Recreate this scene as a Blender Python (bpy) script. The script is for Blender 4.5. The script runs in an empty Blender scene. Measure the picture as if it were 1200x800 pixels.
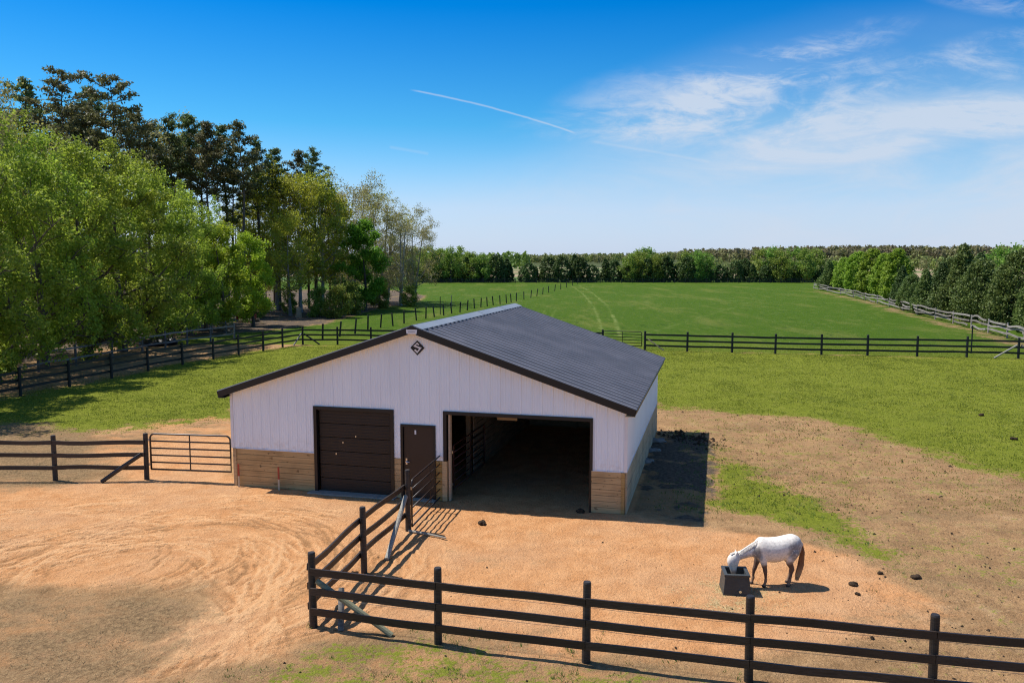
import bpy, bmesh, math, random
import numpy as np
from mathutils import Vector, Matrix
sc = bpy.context.scene
COL = sc.collection
rnd = random.Random(11)
R = math.radians

# ------------------------------------------------------------------ survey
F_PX, CAM_H = 955.0, 7.0
PITCH = math.atan(95.9 / F_PX)
_c, _s = math.cos(PITCH), math.sin(PITCH)
def P(px, py, z=0.0):
    """point of the flat ground (or height z) that was surveyed at this place of the 1200x800 photograph"""
    u = (px - 600) / F_PX; v = (400 - py) / F_PX
    t = (z - CAM_H) / (-_s + v * _c)
    return (u * t, (_c + v * _s) * t)

# ------------------------------------------------------------------ helpers
def link(o, parent=None):
    COL.objects.link(o)
    if parent is not None: o.parent = parent
    return o
def tag(o, label=None, cat=None, group=None, kind=None):
    if label: o['label'] = label
    if cat: o['category'] = cat
    if group: o['group'] = group
    if kind: o['kind'] = kind
    return o
def empty(name, loc=(0, 0, 0), rz=0, **k):
    o = bpy.data.objects.new(name, None); o.empty_display_size = .3
    link(o); o.location = loc; o.rotation_euler = (0, 0, rz)
    return tag(o, **k)
def copy_thing(o, loc, rz=0, scale=(1, 1, 1), label=None):
    c = o.copy(); COL.objects.link(c); c.location = loc; c.rotation_euler = (0, 0, rz); c.scale = scale
    if label: c['label'] = label
    for ch in list(o.children):
        d = ch.copy(); COL.objects.link(d); d.parent = c
        for g in list(ch.children):
            e = g.copy(); COL.objects.link(e); e.parent = d
    return c

class MB:
    def __init__(s): s.v = []; s.f = []
    def add(s, vs, fs):
        n = len(s.v); s.v += [tuple(p) for p in vs]; s.f += [tuple(i + n for i in f) for f in fs]
    def box(s, x0, x1, y0, y1, z0, z1):
        s.add([(x0,y0,z0),(x1,y0,z0),(x1,y1,z0),(x0,y1,z0),(x0,y0,z1),(x1,y0,z1),(x1,y1,z1),(x0,y1,z1)],
              [(3,2,1,0),(4,5,6,7),(0,1,5,4),(1,2,6,5),(2,3,7,6),(3,0,4,7)])
    def hexa(s, p):
        s.add(p, [(3,2,1,0),(4,5,6,7),(0,1,5,4),(1,2,6,5),(2,3,7,6),(3,0,4,7)])
    def strip(s, pts, w, h, twist=None):
        """board along pts: w thick (horizontal), h tall"""
        vs = []; n = len(pts)
        for i, p in enumerate(pts):
            p = Vector(p); a = Vector(pts[max(0, i-1)]); b = Vector(pts[min(n-1, i+1)])
            d = (b - a).normalized(); sd = d.cross(Vector((0, 0, 1)))
            if sd.length < 1e-4: sd = Vector((1, 0, 0))
            sd.normalize(); up = sd.cross(d)
            for (a1, b1) in ((-1,-1),(1,-1),(1,1),(-1,1)):
                vs.append(p + sd * (a1 * w / 2) + up * (b1 * h / 2))
        fs = [(0,1,2,3), tuple(4*(n-1)+k for k in (3,2,1,0))]
        for i in range(n-1):
            for k in range(4):
                a = 4*i+k; b = 4*i+(k+1) % 4
                fs.append((b, a, a+4, b+4))
        s.add(vs, fs)
    def tube(s, pts, rad, n=8, cap=True, sq=None):
        pts = [Vector(p) for p in pts]; m = len(pts)
        if not hasattr(rad, '__len__'): rad = [rad] * m
        vs = []; ref = None
        for i, p in enumerate(pts):
            d = (pts[min(m-1, i+1)] - pts[max(0, i-1)])
            d = d.normalized() if d.length > 1e-9 else Vector((0,0,1))
            if ref is None: ref = Vector((1,0,0)) if abs(d.x) < .8 else Vector((0,1,0))
            a = (ref - d * ref.dot(d)).normalized(); ref = a; b = d.cross(a)
            ra = rad[i] if not hasattr(rad[i], '__len__') else rad[i][0]
            rb = rad[i] if not hasattr(rad[i], '__len__') else rad[i][1]
            for k in range(n):
                t = 2*math.pi*k/n
                vs.append(p + a*(math.cos(t)*ra) + b*(math.sin(t)*rb))
        fs = []
        for i in range(m-1):
            for k in range(n):
                fs.append((i*n+k, i*n+(k+1) % n, (i+1)*n+(k+1) % n, (i+1)*n+k))
        if cap:
            fs.append(tuple(range(n-1, -1, -1))); fs.append(tuple((m-1)*n+k for k in range(n)))
        s.add(vs, fs)
    def build(s, name, mat, parent=None, smooth=False, bevel=0):
        me = bpy.data.meshes.new(name); me.from_pydata(s.v, [], s.f); me.update()
        if mat: me.materials.append(mat)
        if smooth: me.polygons.foreach_set('use_smooth', [True]*len(me.polygons))
        o = bpy.data.objects.new(name, me); link(o, parent)
        if bevel:
            b = o.modifiers.new('bevel', 'BEVEL'); b.width = bevel; b.segments = 2; b.limit_method = 'ANGLE'
        return o

def np_mesh(name, V, k, mat, tint=None):
    """V: (n*k,3) array of separate k-gons"""
    n = len(V)//k
    me = bpy.data.meshes.new(name)
    me.vertices.add(len(V)); me.vertices.foreach_set('co', V.astype(np.float32).ravel())
    me.loops.add(len(V)); me.loops.foreach_set('vertex_index', np.arange(len(V), dtype=np.int32))
    me.polygons.add(n); me.polygons.foreach_set('loop_start', np.arange(0, len(V), k, dtype=np.int32))
    me.polygons.foreach_set('loop_total', np.full(n, k, dtype=np.int32))
    if tint is not None:
        a = me.attributes.new('tint', 'FLOAT', 'FACE'); a.data.foreach_set('value', tint.astype(np.float32))
    me.materials.append(mat); me.update(calc_edges=True)
    return me

# ------------------------------------------------------------------ node material helper
class NM:
    def __init__(s, name):
        s.m = bpy.data.materials.new(name); s.m.use_nodes = True; s.t = s.m.node_tree; s.n = s.t.nodes
        s.n.clear(); s.out = s.n.new('ShaderNodeOutputMaterial')
    def N(s, typ, **k):
        n = s.n.new(typ)
        for a, b in k.items(): setattr(n, a, b)
        return n
    def L(s, a, b): s.t.links.new(a, b)
    def val(s, x, sock):
        if isinstance(x, bpy.types.NodeSocket): s.L(x, sock)
        else: sock.default_value = x
    def math(s, op, a, b=0.0, c=None, clamp=False):
        n = s.N('ShaderNodeMath', operation=op, use_clamp=clamp); s.val(a, n.inputs[0]); s.val(b, n.inputs[1])
        if c is not None: s.val(c, n.inputs[2])
        return n.outputs[0]
    def mix(s, f, a, b, blend='MIX'):
        n = s.N('ShaderNodeMix', data_type='RGBA', blend_type=blend); s.val(f, n.inputs[0])
        s.val((*a, 1) if isinstance(a, tuple) else a, n.inputs[6]); s.val((*b, 1) if isinstance(b, tuple) else b, n.inputs[7])
        return n.outputs[2]
    def noise(s, scale, detail=4, rough=.55, vec=None, dist=0):
        n = s.N('ShaderNodeTexNoise'); n.inputs['Scale'].default_value = scale; n.inputs['Detail'].default_value = detail
        n.inputs['Roughness'].default_value = rough; n.inputs['Distortion'].default_value = dist
        if vec is not None: s.L(vec, n.inputs['Vector'])
        return n.outputs['Fac']
    def coord(s, which='Object', scale=None):
        tc = s.N('ShaderNodeTexCoord').outputs[which]
        if scale is None: return tc
        m = s.N('ShaderNodeMapping'); s.L(tc, m.inputs[0]); m.inputs['Scale'].default_value = scale
        return m.outputs[0]
    def ramp(s, f, a, b):
        n = s.N('ShaderNodeMapRange', interpolation_type='SMOOTHSTEP'); s.val(f, n.inputs[0]); s.val(a, n.inputs[1]); s.val(b, n.inputs[2])
        return n.outputs[0]
    def bsdf(s, color, rough=.8, spec=.3, metal=0, normal=None):
        b = s.N('ShaderNodeBsdfPrincipled'); s.val((*color, 1) if isinstance(color, tuple) else color, b.inputs['Base Color'])
        s.val(rough, b.inputs['Roughness']); b.inputs['Specular IOR Level'].default_value = spec; b.inputs['Metallic'].default_value = metal
        if normal is not None: s.L(normal, b.inputs['Normal'])
        s.L(b.outputs[0], s.out.inputs[0]); return b
    def bump(s, h, strength=.5, dist=.02):
        n = s.N('ShaderNodeBump'); n.inputs['Strength'].default_value = strength; n.inputs['Distance'].default_value = dist
        s.L(h, n.inputs['Height']); return n.outputs[0]

def wood_mat(name, a, b, grain=(1, 1, 18), rough=.8, spec=.2, knots=False):
    m = NM(name); co = m.coord('Object', grain)
    n1 = m.noise(2.2, 6, .65, co, .6); n2 = m.noise(1.3, 3, .5, m.coord('Object'))
    c = m.mix(m.ramp(n1, .3, .7), a, b)
    c = m.mix(m.math('MULTIPLY', m.ramp(n2, .4, .75), .45), c, tuple(x*.55 for x in a))
    if knots:
        k = m.noise(7, 2, .4, m.coord('Object', (1, 1, 1.6)))
        c = m.mix(m.math('MULTIPLY', m.ramp(k, .66, .74), .7), c, tuple(x*.3 for x in a))
    hs = m.N('ShaderNodeHueSaturation'); m.L(c, hs.inputs['Color']); oi = m.N('ShaderNodeObjectInfo')
    m.L(m.math('ADD', m.math('MULTIPLY', oi.outputs['Random'], .55), .75), hs.inputs['Value']); m.L(m.math('ADD', m.math('MULTIPLY', oi.outputs['Random'], -.3), 1.1), hs.inputs['Saturation'])
    m.bsdf(hs.outputs[0], rough, spec, normal=m.bump(n1, .4, .004)); return m.m
def plain_mat(name, col, rough=.5, spec=.4, metal=0, var=.15, sc_=3.0):
    m = NM(name); n = m.noise(sc_, 5, .6, m.coord('Object'))
    c = m.mix(m.ramp(n, .3, .75), tuple(x*(1-var) for x in col), tuple(min(1, x*(1+var)) for x in col))
    m.bsdf(c, m.math('ADD', m.math('MULTIPLY', n, .2), rough-.1), spec, metal); return m.m

def leaf_mat(name, c0, c1, trans=.35, varhue=.012):
    m = NM(name); at = m.N('ShaderNodeAttribute', attribute_name='tint')
    oi = m.N('ShaderNodeObjectInfo')
    c = m.mix(at.outputs['Fac'], c0, c1)
    hs = m.N('ShaderNodeHueSaturation'); m.L(c, hs.inputs['Color'])
    m.L(m.math('ADD', m.math('MULTIPLY', oi.outputs['Random'], varhue*2), .5-varhue), hs.inputs['Hue'])
    m.L(m.math('ADD', m.math('MULTIPLY', oi.outputs['Random'], .3), .85), hs.inputs['Value'])
    d = m.N('ShaderNodeBsdfPrincipled'); m.L(hs.outputs[0], d.inputs['Base Color']); d.inputs['Roughness'].default_value = .55
    d.inputs['Specular IOR Level'].default_value = .25
    t = m.N('ShaderNodeBsdfTranslucent'); m.L(hs.outputs[0], t.inputs['Color'])
    mx = m.N('ShaderNodeMixShader'); mx.inputs[0].default_value = trans
    m.L(d.outputs[0], mx.inputs[1]); m.L(t.outputs[0], mx.inputs[2]); m.L(mx.outputs[0], m.out.inputs[0])
    return m.m

M = {}
M['black_wood'] = wood_mat('black_wood', (.011, .009, .008), (.040, .032, .027), rough=.55, spec=.45)
M['dark_rail'] = wood_mat('dark_rail', (.010, .007, .006), (.042, .028, .022), (2, 2, 30), rough=.5, spec=.5)
M['green_black'] = wood_mat('green_black', (.010, .014, .013), (.020, .025, .022), rough=.6, spec=.35)
M['grey_wood'] = wood_mat('grey_wood', (.22, .20, .16), (.36, .34, .29))
M['weathered'] = wood_mat('weathered', (.10, .095, .085), (.19, .18, .165))
M['green_pole'] = wood_mat('green_pole', (.21, .21, .13), (.33, .32, .21))
M['old_rail'] = wood_mat('old_rail', (.17, .15, .13), (.30, .27, .235))
M['tan_wood'] = wood_mat('tan_wood', (.30, .21, .13), (.45, .33, .2))
M['treated'] = wood_mat('treated', (.36, .225, .085), (.57, .385, .165), (.35, 3, 26), knots=True)
M['treated_side'] = wood_mat('treated_side', (.30, .23, .12), (.43, .34, .20), (3, .35, 26), knots=True)
M['stud'] = wood_mat('stud', (.36, .24, .12), (.5, .36, .2))
M['bark'] = wood_mat('bark', (.075, .058, .045), (.15, .12, .095), (4, 4, 1))
M['bark_grey'] = wood_mat('bark_grey', (.19, .17, .145), (.34, .31, .27), (4, 4, 1))
M['white_metal'] = None
M['gate_paint'] = plain_mat('gate_paint', (.028, .018, .015), .35, .5)
M['gate_red'] = plain_mat('gate_red', (.10, .035, .028), .4, .5)
M['black_trim'] = plain_mat('black_trim', (.012, .010, .010), .4, .4, sc_=1)
M['door_brown'] = plain_mat('door_brown', (.032, .018, .013), .45, .4, sc_=1)
M['garage'] = plain_mat('garage', (.024, .016, .012), .5, .35, sc_=1.5)
M['silver'] = plain_mat('silver', (.6, .6, .6), .3, .5, 1)
M['concrete'] = plain_mat('concrete', (.30, .27, .23), .9, .2, sc_=6)
M['white'] = plain_mat('white', (.75, .75, .76), .5, .4, var=.04)
M['emblem_black'] = plain_mat('emblem_black', (.01, .01, .012), .4, .4)
M['trough'] = plain_mat('trough', (.05, .055, .055), .5, .35, sc_=4)
M['water'] = plain_mat('water', (.02, .02, .02), .15, .5)
M['feed'] = plain_mat('feed', (.25, .2, .1), .9, .1, sc_=30)
M['manure'] = plain_mat('manure', (.05, .034, .022), .95, .1, var=.5, sc_=25)
M['orange_paint'] = plain_mat('orange_paint', (.42, .08, .04), .6, .3)
M['stake'] = plain_mat('stake', (.6, .48, .32), .8, .2)
M['tarp'] = plain_mat('tarp', (.012, .012, .016), .45, .4)
M['rust'] = plain_mat('rust', (.16, .045, .025), .8, .2, sc_=5)
M['rock'] = plain_mat('rock', (.22, .20, .18), .95, .2, sc_=5)
M['interior'] = wood_mat('interior', (.20, .14, .09), (.32, .23, .15), (3, 3, 20))
M['wire'] = plain_mat('wire', (.12, .09, .07), .4, .5)

def white_metal():
    m = NM('white_ribbed_steel'); co = m.coord('Object')
    n = m.noise(.8, 5, .6, m.coord('Object', (1, 1, .35))); n2 = m.noise(9, 4, .6, co)
    sep = m.N('ShaderNodeSeparateXYZ'); m.L(co, sep.inputs[0])
    low = m.math('MULTIPLY', m.ramp(sep.outputs[2], 1.75, 1.15), m.ramp(n2, .35, .75))
    c = m.mix(m.ramp(n, .3, .8), (.85, .91, .96), (.79, .84, .89))
    c = m.mix(m.math('MULTIPLY', low, .35), c, (.50, .40, .30))
    m.bsdf(c, .42, .4); return m.m
M['white_metal'] = white_metal()
def roof_mat():
    m = NM('charcoal_ribbed_steel'); co = m.coord('Object')
    n = m.noise(.7, 5, .65, co); n2 = m.noise(14, 3, .6, co)
    c = m.mix(m.ramp(n, .3, .75), (.145, .140, .150), (.20, .19, .205))
    c = m.mix(m.math('MULTIPLY', m.ramp(n2, .58, .8), .4), c, (.19, .18, .18))
    m.bsdf(c, m.math('ADD', m.math('MULTIPLY', n, .25), .27), .5); return m.m
M['roof'] = roof_mat()
M['ridge'] = plain_mat('ridge_steel', (.23, .25, .27), .45, .5, 0, .1, 1.0)

# ------------------------------------------------------------------ value noise (numpy)
def _h(i, j, seed):
    n = (i*374761393 + j*668265263 + seed*974634777) & 0xffffffff
    n = ((n ^ (n >> 13)) * 1274126177) & 0xffffffff
    return ((n ^ (n >> 16)) & 0xffff) / 65535.0
def vnoise(x, y, seed=0):
    i = np.floor(x).astype(np.int64); j = np.floor(y).astype(np.int64); fx = x-i; fy = y-j
    fx = fx*fx*(3-2*fx); fy = fy*fy*(3-2*fy)
    return (_h(i,j,seed)*(1-fx)+_h(i+1,j,seed)*fx)*(1-fy)+(_h(i,j+1,seed)*(1-fx)+_h(i+1,j+1,seed)*fx)*fy
def fbm(x, y, seed=0, o=4):
    t = 0; a = .5; s = 0
    for k in range(o):
        t = t + a*vnoise(x*2**k, y*2**k, seed+k*7); s += a; a *= .55
    return t/s
def sdpoly(X, Y, pts):
    d = np.full(X.shape, 1e18); ins = np.zeros(X.shape, bool); n = len(pts)
    for k in range(n):
        ax, ay = pts[k]; bx, by = pts[(k+1) % n]
        ex, ey = bx-ax, by-ay; wx, wy = X-ax, Y-ay
        t = np.clip((wx*ex+wy*ey)/(ex*ex+ey*ey+1e-9), 0, 1)
        d = np.minimum(d, (wx-ex*t)**2+(wy-ey*t)**2)
        c1 = (ay > Y) != (by > Y)
        with np.errstate(divide='ignore', invalid='ignore'):
            xx = (bx-ax)*(Y-ay)/(by-ay if abs(by-ay) > 1e-12 else 1e-12)+ax
        ins ^= c1 & (X < xx)
    d = np.sqrt(d); return np.where(ins, d, -d)
def sdline(X, Y, pts):
    d = np.full(X.shape, 1e18)
    for k in range(len(pts)-1):
        ax, ay = pts[k]; bx, by = pts[k+1]
        ex, ey = bx-ax, by-ay; wx, wy = X-ax, Y-ay
        t = np.clip((wx*ex+wy*ey)/(ex*ex+ey*ey+1e-9), 0, 1)
        d = np.minimum(d, (wx-ex*t)**2+(wy-ey*t)**2)
    return np.sqrt(d)
def ss(x, a, b):
    t = np.clip((x-a)/(b-a), 0, 1); return t*t*(3-2*t)
PP = lambda *l: [P(*q) for q in l]

# barn frame
BX, BY, BA = 3.114, 21.925, R(14.2)
BW, BL = 12.13, 11.42
ca, sa = math.cos(BA), math.sin(BA)
def BP(u, v): return (BX+u*ca+v*sa, BY-u*sa+v*ca)

def masks(X, Y):
    n1 = fbm(X*.45, Y*.45, 3)-.5; n2 = fbm(X*1.7, Y*1.7, 9)-.5; n3 = fbm(X*.12, Y*.12, 21)-.5
    def reg(pts, w, amp=1.0):
        return ss(sdpoly(X, Y, pts)+(n1*2.2+n2*.8)*amp, -w, w)
    # orange sand: drive + yard in front of the barn
    drive = reg(PP((-400,565),(0,562),(60,566),(165,560),(180,520),(272,508),(272,560),(480,590),(560,575),(700,590),(835,622),(905,628),(1040,665),(1075,700),(1060,745),(900,775),(640,775),(470,720),(375,735),(330,760),(240,790),(150,800),(190,752),(250,705),(230,690),(120,690),(0,690),(-400,690)), 1.1, .8)
    pad = reg(PP((385,745),(372,650),(476,580),(560,575),(700,590),(835,622),(905,628),(1010,650),(1050,700),(980,720),(700,735),(520,735)), .5, .4)
    gatepatch = reg(PP((120,500),(275,480),(290,520),(280,575),(160,575),(100,540)), .9, .7)
    # grass zones
    lawn = reg(PP((740,418),(770,478),(905,487),(980,497),(1060,520),(1120,545),(1200,562),(1500,600),(1800,500),(1300,418),(1193,419),(962,415),(755,410)), 2.4, 1.2)
    lawnL = reg(PP((355,404),(308,410),(249,419),(174,433),(81,452),(24,463),(-80,482),(-60,498),(60,497),(30,500),(90,503),(275,490),(300,470),(420,420),(560,405)), 2.0, 1.2)
    strip = reg(PP((800,505),(800,600),(850,598),(900,606),(960,630),(1030,660),(1066,680),(1050,650),(985,608),(930,578),(880,548),(840,515)), 1.3, .75)
    field = ((Y > 57) | ((X < -14) & (Y > 50))).astype(float)
    cross = PP((-400,403.5),(355,403.5),(708,408),(755,410),(1193,420),(1700,440))
    cy = np.interp(X, [p[0] for p in cross], [p[1] for p in cross])
    field = ss(Y-cy, -.3, .3)
    bare = reg(PP((770,478),(905,487),(980,497),(1060,520),(1120,545),(1200,562),(1500,620),(1500,900),(1040,900),(980,720),(1040,665),(900,600),(830,545)), .6, .6)
    grass = np.maximum.reduce([lawn, lawnL, strip*.9])
    grass = np.maximum(grass, bare*.30*(1-drive))
    # sparse greens near the front
    fg = reg(PP((230,800),(330,765),(385,745),(520,735),(700,760),(900,790),(900,830),(1200,1000),(230,1000)), .9, .7)
    grass = np.maximum(grass, fg*(.50+.45*n1))
    behind = reg(PP((560,400),(760,470),(800,480),(800,410),(560,390)), 1.5, .6)
    grass = np.maximum(grass, behind*.95)
    grass = grass*(1-np.maximum(drive*(1-strip), pad*.0)*.97)
    grass = np.maximum(grass, field)
    dryL = reg(PP((-600,600),(-600,480),(0,495),(60,490),(275,484),(275,506),(190,520),(150,545),(100,566),(0,575),(-600,590)), .8, .6)
    dryF = reg(PP((-300,900),(-300,700),(0,690),(110,690),(225,705),(240,740),(170,800),(160,900)), 1.3, .9)
    dry = np.maximum.reduce([dryL*.85, dryF*.78, fg*.66, bare*.28])
    dry = dry*(1-gatepatch*.45)
    # wood floor, plus the painted shade beside the barn
    litter_and_shade = reg(PP((-900,490),(-200,458),(0,433),(45,424),(104,414),(177,402),(262,391),(300,389),(380,380),(450,360),(490,354),(500,346),(460,340),(-900,335)), 1.6, .9)
    barn_shade_soil = reg(PP((738,596),(755,520),(790,503),(838,515),(848,560),(828,618)), .7, .45)  # dark soil tone painted in the barn shadow's outline to deepen that shadow
    litter_and_shade = litter_and_shade*(1-.35*ss(n1, .0, .25))
    litter_and_shade = litter_and_shade*(1-.5*ss(n2, .0, .18))
    litter_and_shade = np.maximum(litter_and_shade, barn_shade_soil*(.45+.55*ss(n1+n2*.6, .12, -.1)))
    grass = grass*(1-litter_and_shade)
    # strip of dead grass by the old rail fence
    old = PP((954,340),(1012,353),(1075,371),(1117,381.5),(1158,393),(1200,405),(1300,440))
    do = sdline(X, Y, old)+n1*3
    grass = grass*(1-.6*ss(do, 1.9, .4)); dry = np.maximum(dry, ss(do, 2.2, .4))
    inside_barn = ss(sdpoly(X, Y, [BP(.2,-.3),BP(.2,BL+.2),BP(-BW,BL+.2),BP(-BW,-.3)]), -.2, .2)
    grass = grass*(1-inside_barn); dry = dry*(1-inside_barn)
    skirt = ss(-sdpoly(X, Y, [BP(0,0),BP(0,BL),BP(-BW,BL),BP(-BW,0)])+n2*.5, 1.0, .3)*(1-inside_barn)
    grass = grass*(1-skirt*.9)
    orange = np.maximum.reduce([drive, pad, gatepatch*.7, bare*.30, inside_barn, dryF*.5, fg*.5])
    # tracks in the field and tyre swirls in the drive
    tr = np.zeros(X.shape)
    for ln, w, a in ((PP((668,333.5),(684,345),(696,360),(703,378),(706,392)), .35, .6), (PP((677,333.5),(694,343),(712,358),(722,378),(727,395)), .35, .7),
                     (PP((640,362),(633,372),(629,380)), .25, .4), (PP((652,362),(645,374),(640,384)), .25, .4), (PP((560,352),(700,354),(940,352)), .6, .4),
                     (PP((700,408),(820,372),(905,346)), .5, .35)):
        tr = np.maximum(tr, a*ss(sdline(X, Y, ln)+n2*.5, w*1.1, w*.1)*(.35+.9*ss(n1, -.2, .15)))
    cx, cyy = P(135, 668)
    swirl = np.full(X.shape, .5)
    if X.size > 100000 or True:
        near_ = (X > -22) & (X < 3) & (Y > 10) & (Y < 30)
        xx, yy = X[near_], Y[near_]; acc = np.zeros(xx.shape); q = np.random.RandomState(12)
        jx = (fbm(xx*.5, yy*.5, 71)-.5)*.5; jy = (fbm(xx*.5, yy*.5, 72)-.5)*.5; gate_ = fbm(xx*.7, yy*.7, 73); fine = vnoise(xx*6, yy*6, 74)
        for t in range(190):
            ox, oy = cx+q.uniform(-1.6, 2.2), cyy+q.uniform(-1.0, 1.0); r0 = q.uniform(1.4, 7.2); a0 = q.uniform(-1.2, 3.4) if t < 150 else q.uniform(-3, 3); sp = q.uniform(.5, 1.8); ww = q.uniform(.022, .065); am = q.choice([-1, 1, 1, -.7])*q.uniform(.3, .9)
            ex, ey = xx-ox+jx, (yy-oy)*1.2+jy; rr_ = np.hypot(ex, ey); th = np.arctan2(ey, ex); da = np.abs((th-a0+np.pi) % (2*np.pi)-np.pi)
            for off in ((0,) if t % 3 else (0, .22)):
                acc += am*ss(np.abs(rr_-r0-off), ww*1.5, ww*.3)*ss(da, sp, sp*.6)*ss(gate_, .3, .6)
        for t in range(110):
            p0 = P(q.uniform(215, 330), q.uniform(655, 735)); p1 = P(q.uniform(90, 300), q.uniform(775, 830)); pm = (p0[0]*.5+p1[0]*.5+.5, p0[1]*.5+p1[1]*.5)
            if t > 60: p0 = P(q.uniform(190, 330), q.uniform(575, 640)); p1 = P(q.uniform(-150, 60), q.uniform(585, 690)); pm = (p0[0]*.5+p1[0]*.5, p0[1]*.5+p1[1]*.5+q.uniform(.1, .6))
            ww = q.uniform(.02, .055); am = q.choice([-1, 1, 1])*q.uniform(.3, .8)
            acc += am*ss(sdline(xx+jx*.5, yy+jy*.5, [p0, pm, p1]), ww*1.6, ww*.3)*ss(gate_, .25, .5)
        acc = acc*(.5+.8*fine)+(vnoise(xx*3.2+yy, yy*7, 75)-.5)*.35
        swirl[near_] = .5+np.clip(acc*.75, -.5, .5)*np.clip(drive[near_]*1.2, 0, 1)*ss(xx, -.5, -3.2)
    dark = fbm(X*.9, Y*.9, 55)
    lush = field*(.55+.45*ss(Y-cy+n1*9, 1, 14))
    return dict(grass=grass, orange=orange, dry=dry, litter_and_shade=litter_and_shade, lush=lush, track=tr, swirl=swirl, dark=dark, drive=drive, bare=bare, lawn=lawn, fg=fg, strip=strip, pad=pad, dryF=dryF, lawnL=lawnL)

def ground():
    def axis(dense0, dense1, step, lo, hi, g=1.07):
        a = list(np.arange(dense0, dense1+1e-6, step))
        s = step; x = dense1
        while x < hi: s *= g; x += s; a.append(x)
        s = step; x = dense0; b = []
        while x > lo: s *= g; x -= s; b.append(x)
        return np.array(b[::-1]+a)
    xs = axis(-17, 10, .052, -5000, 5000, 1.045); ys = axis(11.5, 27, .052, -300, 7000, 1.022)
    X, Y = np.meshgrid(xs, ys); m = masks(X, Y)
    near = ss(np.hypot(X, Y), 70, 40)
    Z = (fbm(X*1.3, Y*1.3, 5)-.5)*.05+(fbm(X*5, Y*5, 6, 3)-.5)*.022*(1-m['grass']*.5)+(m['swirl']-.5)*.05
    hoof = m['bare']*.9+m['dryF']*.3+.25*m['pad']
    Z = Z+(fbm(X*2.7, Y*2.7, 15, 3)-.5)*.06*hoof
    Z = Z*near
    nx, ny = len(xs), len(ys)
    V = np.stack([X, Y, Z], -1).reshape(-1, 3)
    i = np.arange(nx-1)[None, :]+np.arange(ny-1)[:, None]*nx
    Fq = np.stack([i, i+1, i+nx+1, i+nx], -1).reshape(-1, 4)
    me = bpy.data.meshes.new('ground')
    me.vertices.add(len(V)); me.vertices.foreach_set('co', V.astype(np.float32).ravel())
    me.loops.add(Fq.size); me.loops.foreach_set('vertex_index', Fq.astype(np.int32).ravel())
    me.polygons.add(len(Fq)); me.polygons.foreach_set('loop_start', np.arange(0, Fq.size, 4, dtype=np.int32))
    me.polygons.foreach_set('loop_total', np.full(len(Fq), 4, dtype=np.int32))
    me.polygons.foreach_set('use_smooth', np.ones(len(Fq), bool))
    for nm, ch in (('soil_a', ('grass', 'orange', 'dry', 'litter_and_shade')), ('soil_b', ('lush', 'track', 'swirl', 'bare'))):
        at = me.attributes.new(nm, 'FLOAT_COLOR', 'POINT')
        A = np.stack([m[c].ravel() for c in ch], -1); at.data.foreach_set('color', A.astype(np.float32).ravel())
    me.update(calc_edges=True)
    m_ = NM('ground_soil_and_grass'); co = m_.coord('Object')
    a = m_.N('ShaderNodeAttribute', attribute_name='soil_a'); b = m_.N('ShaderNodeAttribute', attribute_name='soil_b')
    sa_ = m_.N('ShaderNodeSeparateColor'); m_.L(a.outputs['Color'], sa_.inputs[0])
    sb_ = m_.N('ShaderNodeSeparateColor'); m_.L(b.outputs['Color'], sb_.inputs[0])
    grass, orange, dry, litter_and_shade = sa_.outputs[0], sa_.outputs[1], sa_.outputs[2], a.outputs['Alpha']
    lush, track, swirl, bare = sb_.outputs[0], sb_.outputs[1], sb_.outputs[2], b.outputs['Alpha']
    nb = m_.noise(.25, 4, .6, co); nm_ = m_.noise(1.6, 5, .65, co); nf = m_.noise(9, 5, .7, co); nff = m_.noise(38, 4, .7, co); nh = m_.noise(150, 2, .6, co)
    thr = lambda f, lo, hi: m_.ramp(f, lo, hi)
    A = lambda x, y: m_.math('ADD', x, y); X_ = lambda x, y: m_.math('MULTIPLY', x, y)
    # soil
    brown = m_.mix(thr(nm_, .3, .7), (.31, .180, .085), (.44, .27, .130))
    sand = m_.mix(thr(nm_, .32, .7), (.56, .262, .104), (.69, .365, .165))
    sand = m_.mix(X_(thr(nb, .4, .7), .5), sand, (.53, .33, .19))
    om = thr(A(orange, X_(A(nf, -.5), .6)), .25, .75)
    brown = m_.mix(X_(thr(m_.noise(.55, 5, .7, co), .46, .62), .55), brown, (.20, .122, .058))
    brown = m_.mix(X_(thr(m_.noise(.8, 5, .7, co), .56, .70), .6), brown, (.50, .33, .19))
    soil = m_.mix(om, brown, sand)
    soil = m_.mix(X_(thr(swirl, .5, 1.0), .55), soil, (.78, .47, .235))
    soil = m_.mix(X_(thr(swirl, .5, .0), .7), soil, (.30, .16, .07))
    ng = m_.noise(17, 4, .75, co)
    soil = m_.mix(X_(thr(ng, .52, .70), .42), soil, (.24, .125, .06))
    soil = m_.mix(X_(thr(ng, .46, .30), .40), soil, (.76, .49, .28))
    soil = m_.mix(X_(thr(m_.noise(5.0, 5, .8, co), .60, .68), .45), soil, (.22, .125, .065))
    soil = m_.mix(X_(thr(nff, .62, .72), .5), soil, (.12, .07, .04))
    # dark trampled specks where the paddock is bare
    sp = m_.math('MULTIPLY', thr(m_.noise(6.5, 4, .75, co), .56, .66), thr(bare, .2, .8))
    soil = m_.mix(X_(sp, .65), soil, (.085, .058, .035))
    # dry thatch
    dr = m_.mix(thr(nf, .35, .65), (.135, .088, .045), (.33, .215, .11))
    dr = m_.mix(X_(thr(nff, .45, .7), .5), dr, (.44, .32, .17))
    dr = m_.mix(X_(thr(nm_, .55, .66), .5), dr, (.37, .215, .11))
    dr = m_.mix(X_(thr(ng, .55, .7), .5), dr, (.07, .055, .028))
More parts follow.
